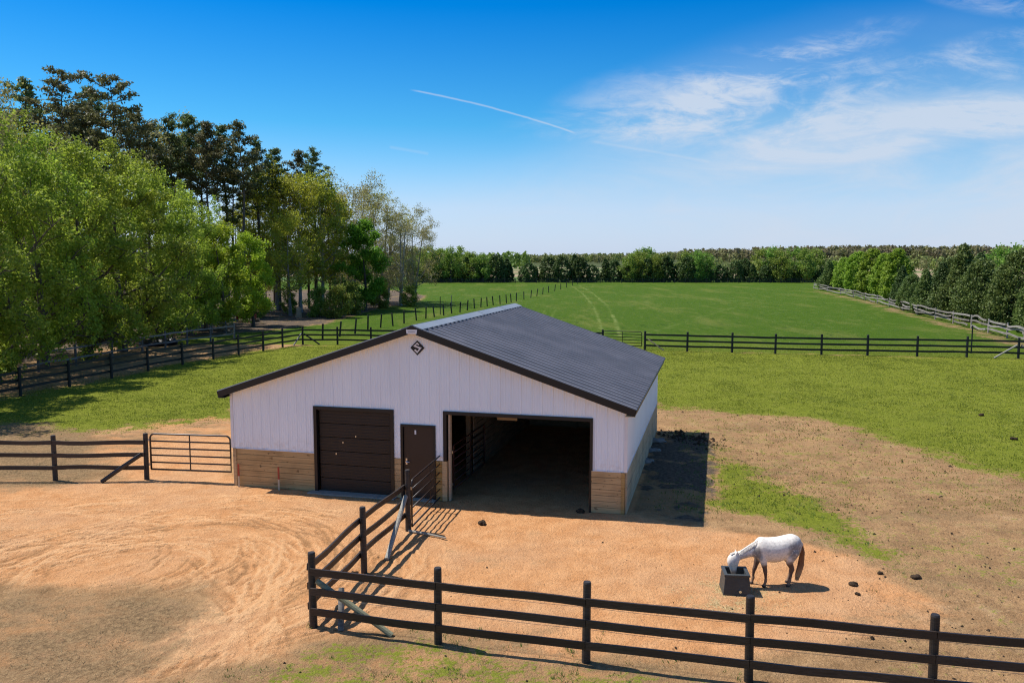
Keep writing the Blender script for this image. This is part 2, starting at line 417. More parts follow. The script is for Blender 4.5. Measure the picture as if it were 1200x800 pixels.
    dm = thr(A(dry, A(A(X_(A(nm_, -.5), 1.3), X_(A(m_.noise(.5, 5, .65, m_.coord('Object', (1, 1.7, 1))), -.5), 2.2)), X_(A(nf, -.5), .9))), .2, .95)
    c = m_.mix(X_(dm, .92), soil, dr)
    # grass
    gr = m_.mix(thr(nf, .3, .7), (.13, .155, .014), (.22, .245, .026))
    gr = m_.mix(X_(thr(nm_, .45, .75), .45), gr, (.27, .26, .055))
    gr = m_.mix(X_(thr(m_.noise(.35, 5, .7, co), .5, .68), .35), gr, (.085, .115, .012))
    gl = m_.mix(thr(nf, .3, .7), (.036, .082, .006), (.078, .134, .010))
    gl = m_.mix(X_(thr(m_.noise(.16, 6, .75, m_.coord('Object', (1, .22, 1))), .48, .68), .65), gl, (.145, .16, .035))
    gl = m_.mix(X_(thr(m_.noise(1.1, 5, .8, m_.coord('Object', (1, .3, 1))), .52, .66), .5), gl, (.15, .175, .04))
    gl = m_.mix(X_(thr(m_.noise(.9, 4, .8, m_.coord('Object', (1, .3, 1))), .45, .34), .55), gl, (.022, .055, .006))
    gl = m_.mix(thr(track, .0, 1.0), gl, (.15, .19, .045))
    gc = m_.mix(lush, gr, gl)
    gc = m_.mix(X_(thr(nff, .5, .75), .4), gc, (.03, .06, .012))
    gm = thr(A(grass, A(X_(A(nm_, -.5), 1.2), A(X_(A(nf, -.5), 1.3), X_(A(nb, -.5), .5)))), .36, .66)
    c = m_.mix(gm, c, gc)
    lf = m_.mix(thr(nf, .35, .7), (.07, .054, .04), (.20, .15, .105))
    lm = thr(A(litter_and_shade, X_(A(nm_, -.5), .8)), .4, .7)
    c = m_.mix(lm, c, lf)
    far = m_.N('ShaderNodeSeparateXYZ'); m_.L(co, far.inputs[0])
    fm = thr(far.outputs[1], 262, 275)
    ff = m_.mix(thr(m_.noise(.006, 3, .5, m_.coord('Object', (.4, 1, 1))), .45, .55), (.33, .25, .16), (.10, .16, .05))
    c = m_.mix(fm, c, ff)
    bh = A(A(X_(nff, .5), X_(nf, 1.2)), A(X_(ng, 1.0), X_(nm_, 1.2)))
    m_.bsdf(c, .95, .06, normal=m_.bump(bh, .9, .06))
    me.materials.append(m_.m)
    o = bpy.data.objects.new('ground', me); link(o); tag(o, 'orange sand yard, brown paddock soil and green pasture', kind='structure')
    return o
ground()

# ------------------------------------------------------------------ grass blades, straw
def scatter(n, x0, x1, y0, y1, prob, seed):
    r = np.random.RandomState(seed); X = r.uniform(x0, x1, n); Y = r.uniform(y0, y1, n)
    k = r.uniform(0, 1, n) < prob(X, Y); return X[k], Y[k], r
def blades(name, X, Y, r, per, h, w, spread, mat, label, lie=0.0, z=0.0):
    n = len(X); X = np.repeat(X, per)+r.normal(0, spread, n*per); Y = np.repeat(Y, per)+r.normal(0, spread, n*per)
    m = len(X); a = r.uniform(0, 2*np.pi, m); hh = h*r.uniform(.5, 1.3, m); ww = w*r.uniform(.6, 1.4, m)
    lean = r.uniform(.1, .9, m)+lie; b = r.uniform(0, 2*np.pi, m)
    c = np.stack([X, Y, np.full(m, z)], -1)
    t = np.stack([np.cos(a)*ww/2, np.sin(a)*ww/2, np.zeros(m)], -1)
    tip = np.stack([np.cos(b)*np.sin(np.minimum(lean, 1.5))*hh, np.sin(b)*np.sin(np.minimum(lean, 1.5))*hh, np.cos(np.minimum(lean, 1.5))*hh+.004], -1)
    V = np.stack([c-t, c+t, c+tip], 1).reshape(-1, 3)
    me = np_mesh(name, V, 3, mat, r.uniform(0, 1, m)); o = bpy.data.objects.new(name, me); link(o)
    return tag(o, label, name.replace('_', ' '), kind='stuff')
gmat = leaf_mat('grass_blade', (.125, .17, .016), (.265, .30, .04), .35, .0)
g2mat = leaf_mat('lush_blade', (.05, .13, .018), (.13, .24, .04), .3, .0)
drymat = leaf_mat('dry_blade', (.15, .105, .05), (.42, .32, .16), .2, .0)
strawmat = leaf_mat('straw_stalk', (.42, .30, .13), (.68, .54, .28), .1, .0)
def clump(X, Y, lo=.45, hi=.7, s=1.6, seed=40): return ss(fbm(X*s, Y*s, seed), lo, hi)
X, Y, r = scatter(260000, -26, 46, 22, 66, lambda X, Y: np.clip((lambda m: m['grass']*(1-m['lush']))(masks(X, Y)), 0, 1)*(.45+.55*clump(X, Y, .4, .65, .5, 44)), 1)
blades('pasture_grass', X, Y, r, 3, .05, .026, .07, gmat, 'short yellow-green grass covering the near pasture')
X, Y, r = scatter(60000, -12, 14, 11.5, 32, lambda X, Y: np.clip((lambda m: np.maximum(m['strip']*.30, m['fg']*.7*clump(X, Y, .5, .62, 1.1)))(masks(X, Y)), 0, 1)*clump(X, Y, .35, .6, 2.2, 41), 2)
blades('weed_tufts', X, Y, r, 5, .07, .014, .04, g2mat, 'low green weeds sprouting in patches from the dirt')
X, Y, r = scatter(60000, -20, 12, 11, 29, lambda X, Y: np.clip((lambda m: m['dry']*(1-m['drive']*.6))(masks(X, Y)), 0, 1)*clump(X, Y, .5, .72, 1.1, 43), 3)
blades('dry_grass', X, Y, r, 4, .06, .010, .05, drymat, 'flattened dead brown grass along the yard edges', .5)
tx, ty = 4.72, 16.62
X, Y, r = scatter(20000, tx-1.6, tx+1.2, ty-1.1, ty+1.3, lambda X, Y: np.exp(-(((X-tx+.15)/.65)**2+((Y-ty+.25)/.55)**2)), 4)
blades('spilled_straw', X, Y, r, 2, .10, .011, .03, strawmat, 'pale yellow straw spilled round the feed trough', 1.2)
# small dark clods of soil and dung strewn over the paddock
def clods():
    def pr(X, Y):
        m = masks(X, Y); return np.clip(m['bare']*.9+m['pad']*.05+.25*m['fg']*.2, 0, 1)*clump(X, Y, .42, .62, .8, 61)
    X, Y, r = scatter(9000, -4, 26, 12, 38, pr, 5)
    X2, Y2, r = scatter(600, 2.5, 9.5, 14, 20, lambda X, Y: np.full(X.shape, .14), 6)
    u = np.random.RandomState(8).uniform(0, 1, 260); e = np.random.RandomState(9)
    X3 = []; Y3 = []
    for k in range(230):
        q = P(770+u[k]*70, 506+u[k]*14); X3.append(q[0]+e.normal(0, .35)); Y3.append(q[1]+e.normal(0, .5))
    X = np.concatenate([X, X2, X3]); Y = np.concatenate([Y, Y2, Y3]); m = len(X)
    s = np.concatenate([r.gamma(2, .008, len(X)-230)+.005, r.gamma(2, .017, 230)+.012])
    base = np.array([[1,0,0],[0,1,0],[-1,0,0],[0,-1,0],[0,0,.8],[0,0,-.3]])
    tri = [(0,1,4),(1,2,4),(2,3,4),(3,0,4)]
    V = np.zeros((m, 4, 3, 3)); j = r.uniform(.6, 1.35, (m, 6, 1)); a = r.uniform(0, 6.28, m)
    vv = base[None]*j*s[:, None, None]
    c, s_ = np.cos(a)[:, None], np.sin(a)[:, None]
    vx = vv[..., 0]*c-vv[..., 1]*s_; vy = vv[..., 0]*s_+vv[..., 1]*c
    vv = np.stack([vx+X[:, None], vy+Y[:, None], vv[..., 2]+.005], -1)
    for k, t in enumerate(tri): V[:, k] = vv[:, t]
    me = np_mesh('soil_clods', V.reshape(-1, 3), 3, M['manure']); o = bpy.data.objects.new('soil_clods', me); link(o)
    tag(o, 'small dark clods strewn over the bare paddock soil', 'clods', kind='stuff')
clods()
def lump(name, x, y, s, mat, label, cat, group=None, n=5, flat=.55, seed=0):
    r = random.Random(seed); bm = bmesh.new()
    for k in range(n):
        mt = Matrix.Translation((r.uniform(-.6, .6)*s, r.uniform(-.5, .5)*s, s*flat*.4*r.uniform(.4, 1.2)))@Matrix.Diagonal((s*r.uniform(.4, .7), s*r.uniform(.4, .7), s*flat*r.uniform(.4, .8), 1))
        bmesh.ops.create_icosphere(bm, subdivisions=3, radius=1, matrix=mt)
    for v in bm.verts:
        d = math.sin(v.co.x*31/s*.2+v.co.y*17/s*.3+seed)*.07*s+r.uniform(-.05, .05)*s; v.co.z += d*.6; v.co.x += d*.5
        v.co.z = max(v.co.z, -.02)
    me = bpy.data.meshes.new(name); bm.to_mesh(me); bm.free(); me.materials.append(mat)
    o = bpy.data.objects.new(name, me); link(o); o.location = (x, y, .01)
    rm = o.modifiers.new('fuse', 'REMESH'); rm.mode = 'VOXEL'; rm.voxel_size = max(.012, s*.09)
    return tag(o, label, cat, group)
for k, (px, py, s, lab) in enumerate([(565, 614, .11, 'dark dung clod alone on the orange sand before the open bay'),
        (1073, 677, .10, 'round dark dung heap on the brown soil past the end of the green strip'),
        (1000, 686, .09, 'crumbled dark dung heap on the soil right of the horse tail'),
        (1005, 697, .06, 'small dark clod below the crumbled dung heap behind the horse'),
        (1150, 487, .13, 'dark low mound on the green grass, left of the two at the right edge'),
        (1188, 515, .12, 'dark low mound on the green grass at the right edge of the pasture'),
        (680, 600, .12, 'dark clod in the shade at the right foot of the open bay'),
        (1030, 672, .07, 'small clod on the sand left of the round dung heap'),
        (415, 673, .08, 'small clod on the sand by the second post of the slanting fence')]):
    x, y = P(px, py); lump('dung_clod', x, y, s, M['manure'], lab, 'clod', 'dung clods on the ground', 9, .75, k+3)
for k, (px, py, s, lab) in enumerate([(756, 541, .35, 'grey rubble slab nearest the camera in the shade beside the barn'),
        (763, 528, .38, 'grey rubble slab in the middle of the row beside the barn wall'), (770, 517, .38, 'grey rubble slab farthest back beside the barn wall'),
        (312, 567, .10, 'small pale stone at the foot of the barn between the two stakes')]):
    x, y = P(px, py); lump('rubble_stone', x, y, s, M['rock'], lab, 'stone', 'stones at the foot of the barn', 6, .25, k+30)

# ------------------------------------------------------------------ barn
barn = empty('barn', (BX, BY, 0), -BA, label='white metal pole barn with charcoal roof, timber skirting and wide open bay', cat='barn')
WZ, EZ, RZ, OH, EO = 1.19, 2.96, 5.08, .33, .29
SL = (RZ-EZ)/(BW/2+EO)
def roofz(u, off=0.0): return RZ-SL*abs(u+BW/2)-off
ops = [(-9.34, -6.80, 2.60, 'g'), (-6.54, -5.51, 2.20, 'd'), (-5.23, -.93, 2.63, 'o')]
def opening_at(u):
    for a, b, z, k in ops:
        if a < u < b: return z
    return None
# front wall: sheet + ribs in one mesh
def gable_sheet(name, y, yd, skip):
    mb = MB(); us = sorted(set([-BW, -BW/2, 0]+[x for o in ops for x in o[:2]]) if skip else {-BW, -BW/2, 0})
    for a, b in zip(us[:-1], us[1:]):
        z0 = opening_at((a+b)/2) if skip else None
        if z0 is None: z0 = WZ
        za, zb = roofz(a, .10), roofz(b, .10)
        mb.hexa([(a,y,z0),(b,y,z0),(b,y+.03,z0),(a,y+.03,z0),(a,y,za),(b,y,zb),(b,y+.03,zb),(a,y+.03,za)])
    u = -BW+.06; k = 0
    while u < -.03:
        big = (k % 4 == 0); w = .020 if big else .009; d = .020 if big else .007
        z0 = None
        if skip:
            for a, b, z, _ in ops:
                if a-.05 < u < b+.05: z0 = z+.06
        if z0 is None: z0 = WZ+.015
        z1 = roofz(u, .115)
        s = yd*d; mb.hexa([(u-w*1.5,y,z0),(u+w*1.5,y,z0),(u+w*1.4,y+.004,z0),(u-w*1.4,y+.004,z0),(u-w*1.5,y,z1),(u+w*1.5,y,z1),(u+w*1.4,y+.004,z1),(u-w*1.4,y+.004,z1)])
        mb.hexa([(u-w*.7,y+s,z0),(u+w*.7,y+s,z0),(u+w*1.5,y,z0),(u-w*1.5,y,z0),(u-w*.7,y+s,z1),(u+w*.7,y+s,z1),(u+w*1.5,y,z1),(u-w*1.5,y,z1)])
        u += .076; k += 1
    return mb.build(name, M['white_metal'], barn)
gable_sheet('front_wall', -.03, -1, True); gable_sheet('rear_wall', BL, 1, False)
for sx, nm in ((0.0, 'side_wall'), (-BW, 'side_wall')):
    mb = MB(); sg = 1 if sx == 0 else -1; x = sx if sg > 0 else sx-.03; zt = roofz(sx, .12)
    mb.box(x, x+.03, 0, BL, WZ, zt); v = .05; k = 0; xe = x+.03 if sg > 0 else x
    while v < BL:
        w, d = (.02, .018) if k % 4 == 0 else (.009, .007)
        mb.hexa([(xe+sg*d,v-w*.7,WZ+.01),(xe+sg*d,v+w*.7,WZ+.01),(xe,v+w*1.5,WZ+.01),(xe,v-w*1.5,WZ+.01),(xe+sg*d,v-w*.7,zt),(xe+sg*d,v+w*.7,zt),(xe,v+w*1.5,zt),(xe,v-w*1.5,zt)])
        v += .076; k += 1
    mb.build(nm, M['white_metal'], barn)
# corner trim, white
for u in (-BW-.012, .012):
    mb = MB(); mb.box(u-.045, u+.045, -.058, -.034, WZ, roofz(min(0, max(-BW, u)), .13)); mb.build('corner_trim', M['white'], barn)
# timber skirting
def planks(mb, a, b, y0, y1, axis='u', x0=0, x1=0, n=8, seed=0):
    r = random.Random(seed); h = (WZ-.01)/n
    for k in range(n):
        z0 = k*h+.007; z1 = (k+1)*h-.007; j = r.uniform(-.003, .003)
        if axis == 'u': mb.box(a, b, y0+j, y1, z0, z1)
        else: mb.box(x0, x1+j, a, b, z0, z1)
def backing(mb, *a): mb.box(*a)
for k, (a, b) in enumerate([(-BW, -9.34), (-6.80, -6.54), (-5.51, -5.30), (-.93, -.02)]):
    mb = MB(); planks(mb, a, b, -.045, -.005, n=7, seed=k); mb.box(a, b, -.026, -.006, 0, WZ-.003)
    mb.build('skirting_boards', M['treated'], barn)
for k, x in enumerate((0, -BW)):
    mb = MB()
    if x == 0: planks(mb, 0, BL, 0, 0, 'v', .0, .045, n=7, seed=9); mb.box(.0, .035, .001, BL-.001, 0, WZ-.003)
    else: planks(mb, 0, BL, 0, 0, 'v', -BW-.045, -BW-.0, n=7, seed=10); mb.box(-BW-.035, -BW, .001, BL-.001, 0, WZ-.003)
    mb.build('skirting_boards', M['treated_side'], barn)
mb = MB(); mb.box(-BW, 0, BL, BL+.04, 0, WZ-.003); mb.build('skirting_boards', M['treated_side'], barn)
for u in (-.055, -BW+.055):
    mb = MB(); mb.box(u-.05, u+.05, -.064, -.047, 0, WZ-.004); mb.build('corner_board', M['treated'], barn)
mb = MB(); mb.box(-BW, -9.36, -.055, -.032, WZ-.012, WZ+.006); mb.build('base_flashing', M['white'], barn)
mb = MB(); mb.box(-.93, .0, -.055, -.032, WZ-.012, WZ+.006); mb.build('base_flashing', M['white'], barn)
mb = MB(); mb.box(.032, .052, 0, BL, WZ-.012, WZ+.006); mb.build('base_flashing', M['white'], barn)

# roof slopes with ribs running down the slope
def slope(sg):
    """sg=+1: right slope"""
    um = -BW/2; e = BW/2+EO; mb = MB(); y0, y1 = -OH, BL+OH
    n = Vector((sg*SL, 0, 1)).normalized()
    def pt(d, y, h): return (um+sg*d+n.x*h, y, RZ-SL*d+n.z*h)
    a, b = (pt(0, y0, 0), pt(e, y0, 0)); 
    mb.hexa([pt(0,y0,-.03),pt(e,y0,-.03),pt(e,y1,-.03),pt(0,y1,-.03),pt(0,y0,0),pt(e,y0,0),pt(e,y1,0),pt(0,y1,0)])
    v = y0+.03; k = 0
    while v < y1-.02:
        w, d = (.055, .062)
        mb.hexa([pt(.305,v-w,.0),pt(e,v-w,.0),pt(e,v+w,.0),pt(.305,v+w,.0),pt(.305,v-w*.5,d),pt(e,v-w*.5,d),pt(e,v+w*.5,d),pt(.305,v+w*.5,d)])
        v += .42; k += 1
    return mb.build('roof_slope', M['roof'], barn), pt
rs, ptr = slope(1); ls, ptl = slope(-1)
mb = MB(); y0, y1 = -OH-.02, BL+OH+.02
for pt in (ptr, ptl):
    mb.hexa([pt(0,y0,.035),pt(.30,y0,.032),pt(.30,y1,.032),pt(0,y1,.035),pt(0,y0,.070),pt(.30,y0,.064),pt(.30,y1,.064),pt(0,y1,.070)])
for v in (3.0, 6.1, 9.1):
    mb.hexa([ptr(0,v,.066),ptr(.303,v,.06),ptr(.303,v+.04,.06),ptr(0,v+.04,.066),ptr(0,v,.077),ptr(.303,v,.071),ptr(.303,v+.04,.071),ptr(0,v+.04,.077)])
rc = mb.build('ridge_cap', M['ridge'], barn)
# rake trim (front, rear), eave trim, soffit
for yy0, yy1 in ((-OH-.03, -OH-.004), (BL+OH+.004, BL+OH+.03)):
    for pt in (ptr, ptl):
        mb = MB(); e = BW/2+EO+.01
        mb.hexa([pt(.17,yy0,-.16),pt(e,yy0,-.16),pt(e,yy1,-.16),pt(.17,yy1,-.16),pt(.17,yy0,.035),pt(e,yy0,.035),pt(e,yy1,.035),pt(.17,yy1,.035)])
        mb.build('rake_trim', M['black_trim'], barn)
mb = MB(); um = -BW/2
mb.hexa([(um-.15,-OH-.035,RZ-.18),(um+.15,-OH-.035,RZ-.18),(um+.15,-OH-.005,RZ-.18),(um-.15,-OH-.005,RZ-.18),(um-.17,-OH-.035,RZ-.055),(um+.17,-OH-.035,RZ-.055),(um+.17,-OH-.005,RZ-.055),(um-.17,-OH-.005,RZ-.055)])
v = mb.build('ridge_vent', M['white'], barn)
mb = MB()
mb.box(um-.10, um+.10, -OH-.040, -OH-.0355, RZ-.122, RZ-.112)
mb.build('vent_slot', M['black_trim'], v)
mb = MB(); mb.hexa([(um-.17,-OH-.045,RZ-.05),(um+.17,-OH-.045,RZ-.05),(um+.17,-OH,RZ-.05),(um-.17,-OH,RZ-.05),(um-.03,-OH-.045,RZ+.05),(um+.03,-OH-.045,RZ+.05),(um+.03,-OH,RZ+.05),(um-.03,-OH,RZ+.05)])
mb.build('ridge_end_cap', M['black_trim'], barn)
for sg, pt in ((1, ptr), (-1, ptl)):
    mb = MB(); e = BW/2+EO
    mb.hexa([pt(e+.002,-OH,-.15),pt(e+.022,-OH,-.15),pt(e+.022,BL+OH,-.15),pt(e+.002,BL+OH,-.15),pt(e+.002,-OH,.03),pt(e+.022,-OH,.03),pt(e+.022,BL+OH,.03),pt(e+.002,BL+OH,.03)])
    mb.build('eave_trim', M['black_trim'], barn)
    mb = MB()
    x0, x1 = (0.035, EO-.01) if sg > 0 else (-BW-EO+.01, -BW-.035)
    mb.box(x0, x1, -OH+.01, BL+OH-.01, EZ-.14, EZ-.125)
    mb.box(x0-.02 if sg > 0 else x0, x1 if sg > 0 else x1+.02, -OH-.06, -OH+.05, EZ-.155, EZ-.142)
    mb.build('eave_soffit', M['black_trim'] if sg < 0 else M['treated'], barn)
    mb = MB()
    mb.hexa([pt(.02,-OH,-.13),pt(BW/2-.02,-OH,-.13),pt(BW/2-.02,-.035,-.13),pt(.02,-.035,-.13),pt(.02,-OH,-.115),pt(BW/2-.02,-OH,-.115),pt(BW/2-.02,-.035,-.115),pt(.02,-.035,-.115)])
    mb.build('gable_soffit', M['tan_wood'], barn)

# overhead door
gd_top = 2.52
mb = MB(); n = 6; h = gd_top/n
for k in range(n):
    z0 = k*h+.012; z1 = (k+1)*h-.004
    mb.box(-9.22, -6.92, .05, .09, z0, z1)
    for q in range(4): mb.box(-9.20, -6.94, .043, .05, z0+.03+q*.095, z0+.08+q*.095)
gd = mb.build('overhead_door', M['garage'], barn, bevel=.003)
mb = MB(); mb.box(-9.24, -6.90, .04, .095, 0.0, .05); mb.build('bottom_seal', M['black_trim'], gd)
for (a, b_, z) in ((-8.05, -8.02, 1.72), (-8.47, -8.44, 1.52), (-8.7, -8.67, 1.16)):
    mb = MB(); mb.box(a, b_, .034, .042, z, z+.05); mb.build('latch', M['silver'], gd)
def frame(name, a, b, z, w=.085, y0=-.075, y1=.06, z0=0.0):
    mb = MB(); mb.box(a, a+w, y0, y1, z0, z); mb.box(b-w, b, y0, y1, z0, z); mb.box(a+w, b-w, y0, y1, z-w, z)
    return mb.build(name, M['black_trim'], barn, bevel=.004)
frame('overhead_door_frame', -9.36, -6.78, 2.63, .10); frame('door_frame', -6.56, -5.49, 2.22, .07)
mb = MB(); mb.box(-6.48, -5.57, -.02, .02, .05, 2.14); mb.box(-6.45,-5.60,-.028,-.021,.10,.16)
ed = mb.build('entry_door', M['door_brown'], barn, bevel=.004)
mb = MB(); mb.tube([(-6.40,-.02,1.10),(-6.40,-.075,1.10)], .022, 10); mb.tube([(-6.40,-.075,1.10),(-6.29,-.078,1.10)], .012, 8)
mb.box(-6.425,-6.375,-.03,-.02,1.02,1.2); mb.build('door_handle', M['silver'], ed)
mb = MB(); mb.box(-6.14, -6.09, -.027, -.022, 1.93, 2.05); mb.build('door_sticker', M['white'], ed)
mb = MB(); mb.box(-5.25, -5.15, -.07, .10, WZ, 2.66); mb.box(-.98, -.90, -.07, .10, WZ, 2.66); mb.box(-5.15, -.98, -.07, .10, 2.56, 2.66)
mb.box(-.985, -.935, -.05, .12, 0, WZ)
mb.build('bay_frame', M['black_trim'], barn, bevel=.004)
mb = MB(); mb.box(-5.29, -5.15, -.055, .14, 0, WZ-.004); mb.build('jamb_post', M['treated'], barn)
mb = MB(); mb.box(-5.12, -5.06, .02, .16, 0, 2.555); mb.build('jamb_stud', M['stud'], barn)
mb = MB(); mb.box(-9.5, -6.7, -.32, .04, -.05, .035); mb.box(-6.56, -5.49, -.22, .03, -.05, .03); mb.build('concrete_sill', M['concrete'], barn, bevel=.01)
# emblem
mb = MB(); cu, cz, s = -6.01, 4.47, .215
mb.hexa([(cu-s,-.062,cz),(cu,-.062,cz-s),(cu+s,-.062,cz),(cu,-.062,cz+s),(cu-s,-.050,cz),(cu,-.050,cz-s),(cu+s,-.050,cz),(cu,-.050,cz+s)][::-1])
em = mb.build('emblem', M['emblem_black'], barn)
mb = MB(); q = s/14.0
Spts = [[(0,9.6),(3.6,6.0),(1.2,5.2),(-.2,6.6),(-3.0,4.4)], ]
S_ = [(0.2,10.2),(3.8,6.6),(1.6,5.0),(0.2,6.2),(-1.6,4.4),(6.4,2.2),(9.0,-.8),(0.0,-9.6),(-6.8,-2.8),(-4.2,-2.0),(-.2,-5.8),(3.6,-2.0),(2.4,-.4),(-6.2,2.0),(-7.8,3.2)]
def poly_prism(mb, pts, y0, y1):
    n = len(pts); vs = [(cu+x*q, y0, cz+z*q) for x, z in pts]+[(cu+x*q, y1, cz+z*q) for x, z in pts]
    mb.add(vs, [tuple(range(n)), tuple(range(2*n-1, n-1, -1))]+[(i, i+n, (i+1) % n+n, (i+1) % n) for i in range(n)])
for quad in ([(-.2,10.2),(4.2,6.4),(2.4,5.0),(-.4,6.9)], [(-.2,10.2),(-.4,6.9),(-3.6,4.6),(-8.0,2.9)], [(-8.0,2.9),(-3.6,4.6),(8.8,.6),(3.6,-1.2)], [(8.8,.6),(3.6,-1.2),(-.2,-6.2),(-.2,-10.2)],
             [(-.2,-10.2),(-.2,-6.2),(-3.4,-2.6),(-6.8,-4.0)]):
    poly_prism(mb, quad, -.068, -.062)
mb.build('emblem_letter', M['white'], em)

# interior: sand floor shows through; back lining, posts, partition, trusses, inner gate
mb = MB(); mb.box(-BW+.02, -.02, BL-.10, BL-.04, 0, WZ+1.2); mb.build('inner_lining', M['interior'], barn)
mb = MB()
for k in range(12): mb.box(-5.35, -5.31, 3.2, BL-.1, .02+k*.2, .2+k*.2)
mb.build('partition_wall', M['interior'], barn)
for u, v_ in ((-.12, 2.6), (-.12, 5.2), (-.12, 7.9), (-5.4, 2.9), (-5.4, 5.9), (-5.4, 8.7), (-3.3, BL-.25)):
    mb = MB(); mb.box(u-.07, u+.07, v_-.07, v_+.07, 0, 2.7); mb.build('inner_post', M['interior'], barn)
for v_ in (.25, 2.6, 5.2, 7.9, 10.6):
    mb = MB(); mb.box(-BW+.1, -.1, v_-.03, v_+.03, 2.68, 2.86)
    for k in range(6):
        a = -BW+.6+k*1.95; zt = roofz(a, .15)
        if zt > 2.9: mb.strip([(a, v_, 2.8), (a+.6 if a < um else a-.6, v_, min(zt, roofz(a+.6 if a < um else a-.6, .15)))], .05, .1)
    mb.build('roof_truss', M['interior'], barn)
mb = MB(); mb.box(-3.80, -3.20, .55, .59, 2.36, 2.53); mb.build('header_board', M['tan_wood'], barn)

# ------------------------------------------------------------------ gates
def pipe_gate(name, p0, p1, z0, z1, bars, mat, label, mids=(.5,), r=.022, group=None, cat='gate', round_top=True):
    x0, y0 = p0; L = math.hypot(p1[0]-x0, p1[1]-y0); a = math.atan2(p1[1]-y0, p1[0]-x0)
    t = empty(name, (x0, y0, 0), a, label=label, cat=cat, group=group); H = z1-z0
    mb = MB(); c = .14 if round_top else .02
    path = [(0,0,z0),(0,0,z1-c)]+[(c-c*math.cos(k*math.pi/10),0,z1-c+c*math.sin(k*math.pi/10)) for k in range(1, 6)]+[(L-c+c*math.sin(k*math.pi/10),0,z1-c+c*math.cos(k*math.pi/10)) for k in range(0, 6)]+[(L,0,z0),(0,0,z0)]
    mb.tube(path, r, 8); mb.build('gate_frame', mat, t, smooth=True)
    for k in range(1, bars-1):
        z = z0+H*(k/(bars-1))**1.0; mb = MB(); mb.tube([(.01,0,z),(L-.01,0,z)], r*.85, 8); mb.build('gate_bar', mat, t, smooth=True)
    for f in mids:
        mb = MB(); mb.box(L*f-.02, L*f+.02, -.03, -.018, z0, z1); mb.build('gate_brace', mat, t)
    for z in (z0+.15, z1-.2):
        mb = MB(); mb.tube([(-.06,0,z),(.0,0,z)], .014, 6); mb.tube([(-.06,0,z-.04),(-.06,0,z+.04)], .018, 8); mb.build('hinge', M['silver'], t)
    return t
pipe_gate('pipe_gate', (-11.50, 25.46), (-8.83, 25.10), .36, 1.50, 6, M['gate_paint'], 'dark pipe gate closed between board fence and left corner of barn', (.5,), r=.03)
pg = pipe_gate('pipe_gate', (-2.60, 20.62), (-1.98, 23.86), .10, 1.33, 6, M['gate_paint'], 'dark pipe gate between slanting fence end post and the open bay', (.5,), r=.024)
pipe_gate('pipe_gate', (-1.78, 24.2), (-.95, 27.3), .08, 1.42, 7, M['gate_red'], 'reddish pipe gate standing inside the open bay of the barn', (.0, .5, 1.0), round_top=False)
pipe_gate('pipe_gate', (10.10, 63.13), (7.25, 64.28), .30, 1.40, 6, M['green_black'], 'dark pipe gate in the cross fence just behind the barn roof', (.5,), r=.03)

# ------------------------------------------------------------------ fences
def post_mb(h, r, n=12, lean=(0, 0), seed=0, below=.12):
    mb = MB(); rr = random.Random(seed); tx, ty = lean
    zs = [-below, h*.33, h*.66, h-.025, h]
    mb.tube([(tx*z/h, ty*z/h, z) for z in zs], [r*rr.uniform(.96, 1.04)*(1.06 if z < .2 else 1) for z in zs[:-1]]+[r*.86], n)
    return mb
def fence(label, pts, h, zs, mat_post, mat_rail, side, r=.07, bt=.035, bh=.14, sag=.012, thing='board_fence', group=None, posts=True, lean=0, wires=(), nposts_share=False, skip=(), square=False, n=10, heights=None, rail_ends=None, wander=0, cat='fence'):
    x0, y0 = pts[0]; t = empty(thing, (x0, y0, 0), 0, label=label, cat=cat, group=group)
    rr = random.Random(len(label)+len(pts)); q = [(x-x0, y-y0) for x, y in pts]
    for k, (x, y) in enumerate(q):
        if k in skip: continue
        hh = (heights or {}).get(k, h*rr.uniform(.98, 1.02))
        ln = (rr.uniform(-.012, .012)*hh+lean*rr.uniform(.4, 1.2)*hh, rr.uniform(-.012, .012)*hh)
        o = post_mb(hh, r, n, ln, k).build('post', mat_post, t, smooth=False); o.location = (x, y, 0)
        o.rotation_euler = (0, 0, rr.uniform(0, 3))
    for k in range(len(q)-1):
        a = Vector((*q[k], 0)); b = Vector((*q[k+1], 0)); d = (b-a).normalized(); nrm = Vector((-d.y, d.x, 0))*side*(r+bt/2+.002)
        for z in zs:
            mb = MB(); m = 7; w1 = rr.uniform(-1, 1)*sag; w2 = rr.uniform(-1, 1)*sag
            za, zb = z+rr.uniform(-1, 1)*sag*.6, z+rr.uniform(-1, 1)*sag*.6
            pl = []
            for i in range(m):
                f = i/(m-1); p = a.lerp(b, f)+nrm
                pl.append((p.x+wander*math.sin(f*3+k+z*4)*.5*d.y, p.y+wander*math.sin(f*4+k), za+(zb-za)*f+w1*math.sin(math.pi*f)+w2*math.sin(2*math.pi*f)))
            e = Vector(pl[-1])-Vector(pl[-2]); e.normalize(); pl[0] = tuple(Vector(pl[0])+e*.004); pl[-1] = tuple(Vector(pl[-1])-e*.004)
            mb.strip(pl, bt, bh); mb.build('rail', mat_rail, t)
    for z in wires:
        mb = MB(); sd = []
        for k in range(len(q)-1):
            a = Vector((*q[k], z)); b = Vector((*q[k+1], z)); d = (b-a).normalized(); nn = Vector((-d.y, d.x, 0))*(-side)*(r+.03)
            sd += [tuple(a.lerp(b, f)+nn-Vector((0, 0, .02*math.sin(math.pi*f)))) for f in (0, .33, .66)]
        sd.append(tuple(Vector((*q[-1], z))+nn)); mb.tube(sd, .0035, 5); mb.build('wire', M['wire'], t)
    return t
